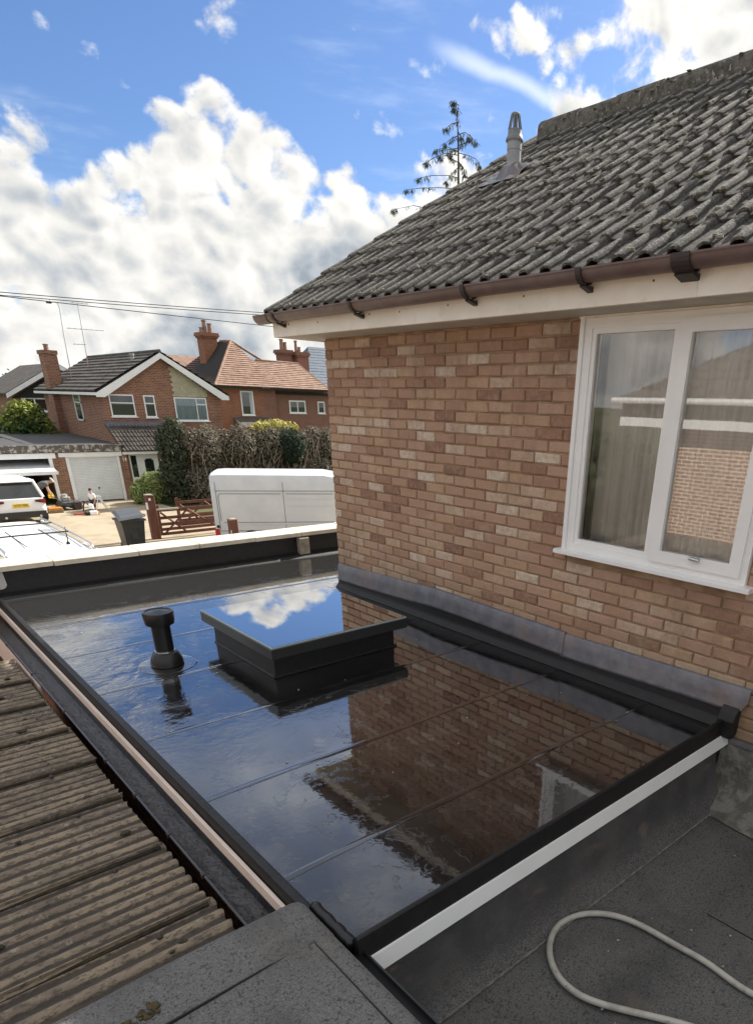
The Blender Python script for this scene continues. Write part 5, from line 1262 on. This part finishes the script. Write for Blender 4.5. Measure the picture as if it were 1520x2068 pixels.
for x in (-.62, .6):
    MB().tube([(x, -.66, nh + .045), (x, .66, nh + .045)], .014, 6).build('roof_bar', 'darkplastic', nc)
for y in (-.32, .25): MB().box(-1.6, .2, y - .008, y + .008, nh - .004, nh + .004).build('roof_groove', 'darkplastic', nc)
MB().tube([(-1.55, -.42, nh - .02), (-1.66, -.40, nh + .30)], [.012, .005], 6).lathe((-1.54, -.42, nh - .03), [(.035, 0), (.03, .03), (.012, .05)], 10).build('antenna', 'black', nc)
# van
va = thing('white_van', 'white high roofed panel van parked beyond the parapet', 'van', (9.0, 21.74, G), atan2(-2.03, 3.25), world=False)
VL, VW, VH = 5.9, 2.0, 2.5
sec = []
for (x, top, wv, wt) in ((0, 2.41, .97, .86), (.05, 2.46, .985, .90), (.3, 2.48, 1.0, .92), (3.6, 2.48, 1.0, .92), (4.3, 2.36, 1.0, .88)):
    half = [(wv * .97, .32), (wv, .55), (wv, 1.62), (wv * .985, top - .28), (wt, top - .07), (wt * .86, top - .015), (0.0, top)]
    sec.append([(x, y - 1.0, z) for y, z in half] + [(x, -y - 1.0, z) for y, z in reversed(half[:-1])] )
for (x, top, wv, wt) in ((4.85, 1.62, .99, .9), (5.0, 1.15, .96, .86), (5.8, 1.0, .86, .78), (5.9, .8, .8, .72)):
    half = [(wv * .97, .32), (wv, .5), (wv, top - .3), (wv * .99, top - .2), (wt, top - .07), (wt * .86, top - .015), (0.0, top)]
    sec.append([(x, y - 1.0, z) for y, z in half] + [(x, -y - 1.0, z) for y, z in reversed(half[:-1])])
# the van's far side is its left; local y from 0 (near face at y=-2) : shift so that the near side lies on y = 0
sec = [[(x, y, z) for x, y, z in r] for r in sec]
mb = MB().grid([r + [r[0]] for r in sec]); n = len(sec[0]) + 1
mb.f.append(tuple(range(n - 1))); mb.f.append(tuple(reversed(range(len(mb.v) - n, len(mb.v) - 1))))
for i, p in enumerate(mb.v): mb.v[i] = (p[0], p[1] + 2.0, p[2])
mb.build('body', 'vanwhite', va, smooth=True, angle=35)
gm = MB(); yn = -.004
def groove(x0, z0, x1, z1, w_=.009):
    d = Vector((x1 - x0, 0, z1 - z0)).normalized(); nn = Vector((-d.z, 0, d.x)) * w_
    lean = lambda z: .010 if z < 1.62 else .012 + (z - 1.62) * -.020
    gm.add([(x0 + nn.x, -lean(z0), z0 + nn.z), (x1 + nn.x, -lean(z1), z1 + nn.z), (x1 - nn.x, -lean(z1), z1 - nn.z), (x0 - nn.x, -lean(z0), z0 - nn.z)], [(0, 1, 2, 3)])
MT['groove'] = M('panel gap', (.20, .205, .21), rough=.6)
for a in ((.16, .7, .16, 2.2), (2.28, .5, 2.28, 2.2), (.16, 1.93, 4.2, 1.93), (.28, 1.84, 2.20, 1.84), (2.36, 1.84, 3.9, 1.84), (.22, 1.78, .22, .98), (.22, 1.78, .28, 1.84), (.3, .93, 3.9, .93), (.16, .66, 4.0, .66)): groove(*a)
gm.build('panel_gaps', 'groove', va, kind='stuff')
MB().box(.3, 3.9, -.018, .004, .86, .905).build('side_rib', 'vanwhite', va)
MB().box(2.4, 3.9, -.012, .004, 1.45, 1.5).box(2.4, 3.9, -.012, .004, 1.68, 1.73).build('pressed_rib', 'vanwhite', va)
MB().box(-.02, .13, -.006, .03, .35, .72).build('tail_light', 'redlight', va)
MB().tube([(.10, -.012, .80), (.10, .0, .80)], .05, 14).build('fuel_cap', 'black', va)
for x in (1.15, 4.75):
    for y in (-.005, 2.005):
        r_ = .34; s = -1 if y < 1 else 1
        o = MB().tube([(x, y - s * .2, r_), (x, y + s * .008, r_)], r_, 22).build('wheel', 'tyre', va, smooth=True, angle=40); MB().tube([(x, y, r_), (x, y + s * .015, r_)], .2, 16).build('rim', 'chrome', o)
MB().box(4.35, 4.75, -.008, .003, 1.25, 1.75).build('door_window', 'carglass', va)
MB().box(-.012, .0, .3, 1.7, 1.25, 2.1).build('rear_window', 'carglass', va)

# ================================================================== PEOPLE
def skin_mesh(name, V, E, R_, mt, parent, sub=1, extra=None):
    me = bpy.data.meshes.new(name); me.from_pydata(V, E, []); o = bpy.data.objects.new(name, me); COL.objects.link(o)
    md = o.modifiers.new('skin', 'SKIN'); md.use_smooth_shade = True
    for i, v in enumerate(me.skin_vertices[0].data): v.radius = (R_[i], R_[i]); v.use_root = (i == 0)
    ss = o.modifiers.new('sub', 'SUBSURF'); ss.levels = sub; ss.render_levels = sub
    me2 = bpy.data.meshes.new_from_object(o.evaluated_get(bpy.context.evaluated_depsgraph_get())); bpy.data.objects.remove(o); bpy.data.meshes.remove(me)
    if extra:
        import bmesh
        b = bmesh.new(); b.from_mesh(me2)
        vs = [b.verts.new(p) for p in extra.v]
        for f_ in extra.f:
            try: b.faces.new([vs[i] for i in f_])
            except ValueError: pass
        b.to_mesh(me2); b.free()
    me2.name = name; me2.materials.clear(); me2.materials.append(MT[mt]); me2.polygons.foreach_set('use_smooth', [True] * len(me2.polygons))
    o = bpy.data.objects.new(name, me2); COL.objects.link(o); o.parent = parent; return o
def figure(t_, S, spine, head, hd, legs, arms, shirt, trous, cap=None, sleeve=.55, leg_to=1.0):
    """spine: pelvis..neck points; head centre; legs/arms lists of joints; S scales the radii"""
    V = list(spine); R_ = [.12 * S, .115 * S, .125 * S, .05 * S][:len(spine)]; E = [(i, i + 1) for i in range(len(spine) - 1)]
    hdv = Vector(hd); H1 = Vector(head)
    V += [tuple(H1 - Vector((0, 0, .02)) - hdv * .01), tuple(H1 + Vector((0, 0, .07)) * S)]; R_ += [.078 * S, .082 * S]
    E += [(len(spine) - 1, len(spine)), (len(spine), len(spine) + 1)]
    chest = len(spine) - 2
    for lg in legs:
        k = len(V); V += lg; R_ += [.085 * S, .058 * S, .036 * S, .034 * S]; E += [(0, k), (k, k + 1), (k + 1, k + 2), (k + 2, k + 3)]
    for ar in arms:
        k = len(V); V += ar[:4]; R_ += [.052 * S, .038 * S, .026 * S, .030 * S]; E += [(chest, k), (k, k + 1), (k + 1, k + 2), (k + 2, k + 3)]
        pal = Vector(ar[3]); wr_ = Vector(ar[2]); d = (pal - wr_).normalized(); sd_ = d.cross(Vector((0, 1, .3))).normalized(); nn = d.cross(sd_)
        for i, ln in enumerate((.075, .085, .08, .062)):
            o_ = sd_ * (-.027 + .018 * i) * S; b = pal + d * .035 * S + o_; kk = len(V)
            V += [tuple(b), tuple(b + (d * ln * .55 + nn * .01) * S), tuple(b + (d * ln * .85 + nn * .035) * S)]; R_ += [.009 * S, .0085 * S, .007 * S]; E += [(k + 3, kk), (kk, kk + 1), (kk + 1, kk + 2)]
        kk = len(V); b = pal - sd_ * .03 * S; V += [tuple(b), tuple(b + (d * .03 - sd_ * .025 + nn * .012) * S)]; R_ += [.011 * S, .009 * S]; E += [(k + 3, kk), (kk, kk + 1)]
    fx = MB(); up_ = Vector((0, 0, 1)); side = up_.cross(hdv).normalized(); c = H1 + Vector((0, 0, .03 * S))
    fx.blob(tuple(c + hdv * .088 * S - up_ * .01 * S), (.016 * S, .014 * S, .022 * S), 6)
    for s in (1, -1): fx.blob(tuple(c + side * s * .078 * S), (.012 * S, .012 * S, .028 * S), 6)
    body = skin_mesh('body', V, E, R_, 'skin', t_, 1, fx)
    ey = MB()
    for s in (1, -1): ey.blob(tuple(c + hdv * .078 * S + side * s * .03 * S + up_ * .018 * S), (.008 * S,) * 3, 6)
    ey.build('eyes', 'black', t_, kind='stuff')
    MB().blob(tuple(c + hdv * .076 * S - up_ * .052 * S), (.008 * S, .022 * S, .007 * S), 6).build('mouth', 'redplastic', t_)
    sv = list(spine[:3]) + [tuple(Vector(spine[2]).lerp(Vector(spine[3]), .75))]; sr = [.15 * S, .155 * S, .168 * S, .085 * S]; se = [(0, 1), (1, 2), (2, 3)]
    for ar in arms:
        k = len(sv); e = Vector(ar[0]).lerp(Vector(ar[1]), sleeve); sv += [ar[0], tuple(e)]; sr += [.078 * S, .064 * S]; se += [(2, k), (k, k + 1)]
    skin_mesh('shirt', sv, se, sr, shirt, t_)
    tv = [spine[0]]; tr_ = [.133 * S]; te = []
    for lg in legs:
        k = len(tv); end = Vector(lg[1]).lerp(Vector(lg[2]), leg_to) if leg_to < 1.01 else Vector(lg[2]); tv += [lg[0], lg[1], tuple(end)]; tr_ += [.098 * S, .075 * S, .056 * S]; te += [(0, k), (k, k + 1), (k + 1, k + 2)]
    skin_mesh('trousers', tv, te, tr_, trous, t_)
    for lg in legs:
        a, b = Vector(lg[2]), Vector(lg[3]); MB().blob(tuple((a + b) / 2 - Vector((0, 0, .02))), (.13 * S, .055 * S, .05 * S), 8).build('shoe', 'black', t_, smooth=True)
    hat = MB()
    rows = []
    for i in range(5):
        th = (pi / 2) * i / 4 * 1.08; row = []
        for j in range(13):
            ph = 2 * pi * j / 12
            p = c + up_ * (.012 * S) + (hdv * cos(ph) * sin(th) * 1.12 + side * sin(ph) * sin(th)) * .096 * S + up_ * cos(th) * .105 * S
            row.append(tuple(p))
        rows.append(row)
    hat.grid(rows)
    if cap:
        hat.add([tuple(c + hdv * .09 * S + side * .06 * S + up_ * .03 * S), tuple(c + hdv * .19 * S + side * .045 * S + up_ * .01 * S), tuple(c + hdv * .19 * S - side * .045 * S + up_ * .01 * S), tuple(c + hdv * .09 * S - side * .06 * S + up_ * .03 * S)], [(0, 1, 2, 3)])
    else:
        hat.blob(tuple(c - hdv * .03 * S + up_ * .03 * S), (.085 * S, .088 * S, .085 * S), 10)
    hat.build('cap' if cap else 'hair', cap or 'hair', t_, smooth=True)
    return body
man = thing('person', 'person in grey t-shirt and pale cap bending over beside the white suv', 'person', (6.50, 33.75, G), radians(-12), world=False)
figure(man, 1.05, [(0, 0, .90), (.17, 0, 1.10), (.38, 0, 1.20), (.50, 0, 1.22)], (.63, 0, 1.21), Vector((.72, 0, -.69)).normalized(),
       [[(0, .10, .86), (.06, .12, .48), (-.03, .12, .09), (.13, .13, .05)], [(0, -.10, .86), (.08, -.12, .48), (.0, -.12, .09), (.16, -.13, .05)]],
       [[(.38, .20, 1.14), (.42, .22, .88), (.50, .14, .70), (.53, .10, .64)], [(.38, -.20, 1.14), (.40, -.23, .88), (.47, -.14, .68), (.50, -.10, .62)]], 'tee', 'trouser', 'cap')
boy = thing('person', 'small child in white shirt with dark hair standing before the closed garage door', 'person', (8.17, 32.25, G), radians(215), world=False)
figure(boy, .66, [(0, 0, .52), (.0, 0, .64), (.0, 0, .76), (.01, 0, .86)], (.03, 0, .93), Vector((.95, 0, -.3)).normalized(),
       [[(0, .065, .50), (.02, .07, .28), (0, .07, .055), (.09, .075, .03)], [(0, -.065, .50), (.03, -.07, .28), (.01, -.07, .055), (.10, -.075, .03)]],
       [[(0, .125, .76), (.02, .15, .58), (.08, .12, .44), (.10, .11, .40)], [(0, -.125, .76), (.02, -.15, .58), (.08, -.12, .44), (.10, -.11, .40)]], 'shirt', 'trouser', None, sleeve=.8, leg_to=.25)

# ================================================================== THINGS ON THE FORECOURT
def at_fore(o): return o
yt = thing('hedge_trimmer', 'yellow hedge trimmer held by the bending person', 'hedge trimmer', (6.92, 33.62, -2.4))
MB().cbox(6.83, 7.02, 33.55, 33.68, -2.45, -2.31, .02).tube([(6.85, 33.62, -2.33), (6.88, 33.62, -2.22), (7.0, 33.62, -2.24), (7.03, 33.62, -2.34)], .018, 6).build('body', 'toolyellow', yt)
MB().box(7.02, 7.45, 33.60, 33.64, 0, .012).build('blade', 'chrome', yt, off=(6.92, 33.62, 0)).matrix_basis = Matrix.Translation((.1, 0, -.03)) @ Matrix.Rotation(radians(38), 4, 'Y')  @ Matrix.Translation((-.1, 0, 0))
tbx = thing('toolbox', 'orange and grey toolbox on the ground below the bending person', 'toolbox', (6.88, 33.2, G))
MB().cbox(6.6, 7.16, 33.0, 33.36, G, G + .15, .02).build('base', M('worn brown box', (.26, .17, .09), (.16, .1, .06), 6, .7), tbx)
MB().cbox(6.62, 7.14, 33.02, 33.34, G + .151, G + .22, .02).tube([(6.78, 33.18, G + .21), (6.8, 33.18, G + .27), (6.96, 33.18, G + .27), (6.98, 33.18, G + .21)], .014, 6).build('lid', 'orange', tbx)
mw = thing('lawnmower', 'grey petrol lawnmower with grass box beside the brick pier', 'lawnmower', (7.55, 33.9, G))
MB().cbox(7.2, 7.8, 33.6, 34.2, G + .12, G + .36, .05).build('deck', 'mower', mw)
MB().cbox(7.35, 7.68, 33.72, 34.05, G + .361, G + .56, .04).lathe((7.5, 33.9, G + .56), [(.13, 0), (.12, .08), (.05, .1)], 12).build('engine', M('pale engine cover', (.42, .43, .40), (.2, .2, .19), 12, .5), mw)
MB().cbox(7.72, 8.05, 33.5, 34.0, G + .02, G + .36, .04).build('grass_box', M('dark red brown box', (.10, .05, .045), (.05, .04, .04), 8, .7), mw)
for (x, y) in ((7.26, 33.56), (7.74, 33.56), (7.26, 34.24), (7.74, 34.24)): MB().tube([(x, y - .03, G + .12), (x, y + .03, G + .12)], .12, 14).build('wheel', 'tyre', mw)
MB().tube([(7.3, 33.65, G + .35), (7.05, 33.65, G + .72), (7.0, 33.7, G + .76), (7.0, 34.1, G + .76), (7.05, 34.15, G + .72), (7.3, 34.15, G + .35)], .014, 6).build('handlebar', 'black', mw)
st = thing('step_stool', 'white folding step stool in front of the closed garage door', 'step stool', (8.75, 33.1, G))
for (y) in (32.9, 33.2):
    MB().tube([(8.62, y, G + .58), (8.92, y, G)], .022, 6).build('front_leg', 'white', st); MB().tube([(8.58, y, G + .56), (8.42, y, G)], .018, 6).build('rear_leg', 'white', st)
MB().cbox(8.42, 8.72, 32.86, 33.24, G + .56, G + .60, .01).build('top_step', 'white', st); MB().cbox(8.66, 8.86, 32.9, 33.2, G + .27, G + .30, .008).build('lower_step', 'white', st)
cs = thing('chainsaw', 'red and white garden power tool lying in front of the child', 'power tool', (7.8, 31.75, G))
MB().cbox(7.82, 8.12, 31.62, 31.86, G, G + .17, .03).build('motor_housing', 'white', cs)
MB().cbox(7.62, 7.83, 31.66, 31.82, G + .02, G + .13, .02).tube([(7.66, 31.74, G + .12), (7.7, 31.74, G + .22), (7.9, 31.74, G + .24), (8.0, 31.74, G + .16)], .016, 6).build('handle', 'black', cs)
MB().box(7.2, 7.64, 31.72, 31.76, G + .03, G + .10).build('guide_bar', 'redplastic', cs)
MB().cbox(8.1, 8.2, 31.66, 31.8, G + .01, G + .12, .02).build('fuel_tank', 'orange', cs)
wb_ = thing('garden_blower', 'white and grey machine standing at the child\'s legs', 'garden machine', (7.98, 32.0, G))
MB().cbox(7.88, 8.08, 31.92, 32.1, G + .2, G + .42, .04).build('motor_housing', 'white', wb_)
MB().lathe((7.98, 32.01, G), [(.1, 0), (.11, .1), (.09, .2)], 14).build('base', 'mower', wb_)
MB().tube([(7.9, 32.0, G + .40), (7.8, 32.0, G + .52), (7.72, 32.0, G + .40), (7.66, 32.0, G + .12)], .03, 8).build('nozzle', 'darkplastic', wb_)
hs = tag(MB().tube(spline([(7.95, 34.9, G + .02), (8.15, 34.6, G + .25), (8.0, 34.2, G + .02), (8.4, 33.9, G + .02)]), .03, 6).build('garden_hose', 'chrome', smooth=True), 'grey flexible hose lying between the mower and the garage door', 'hose')
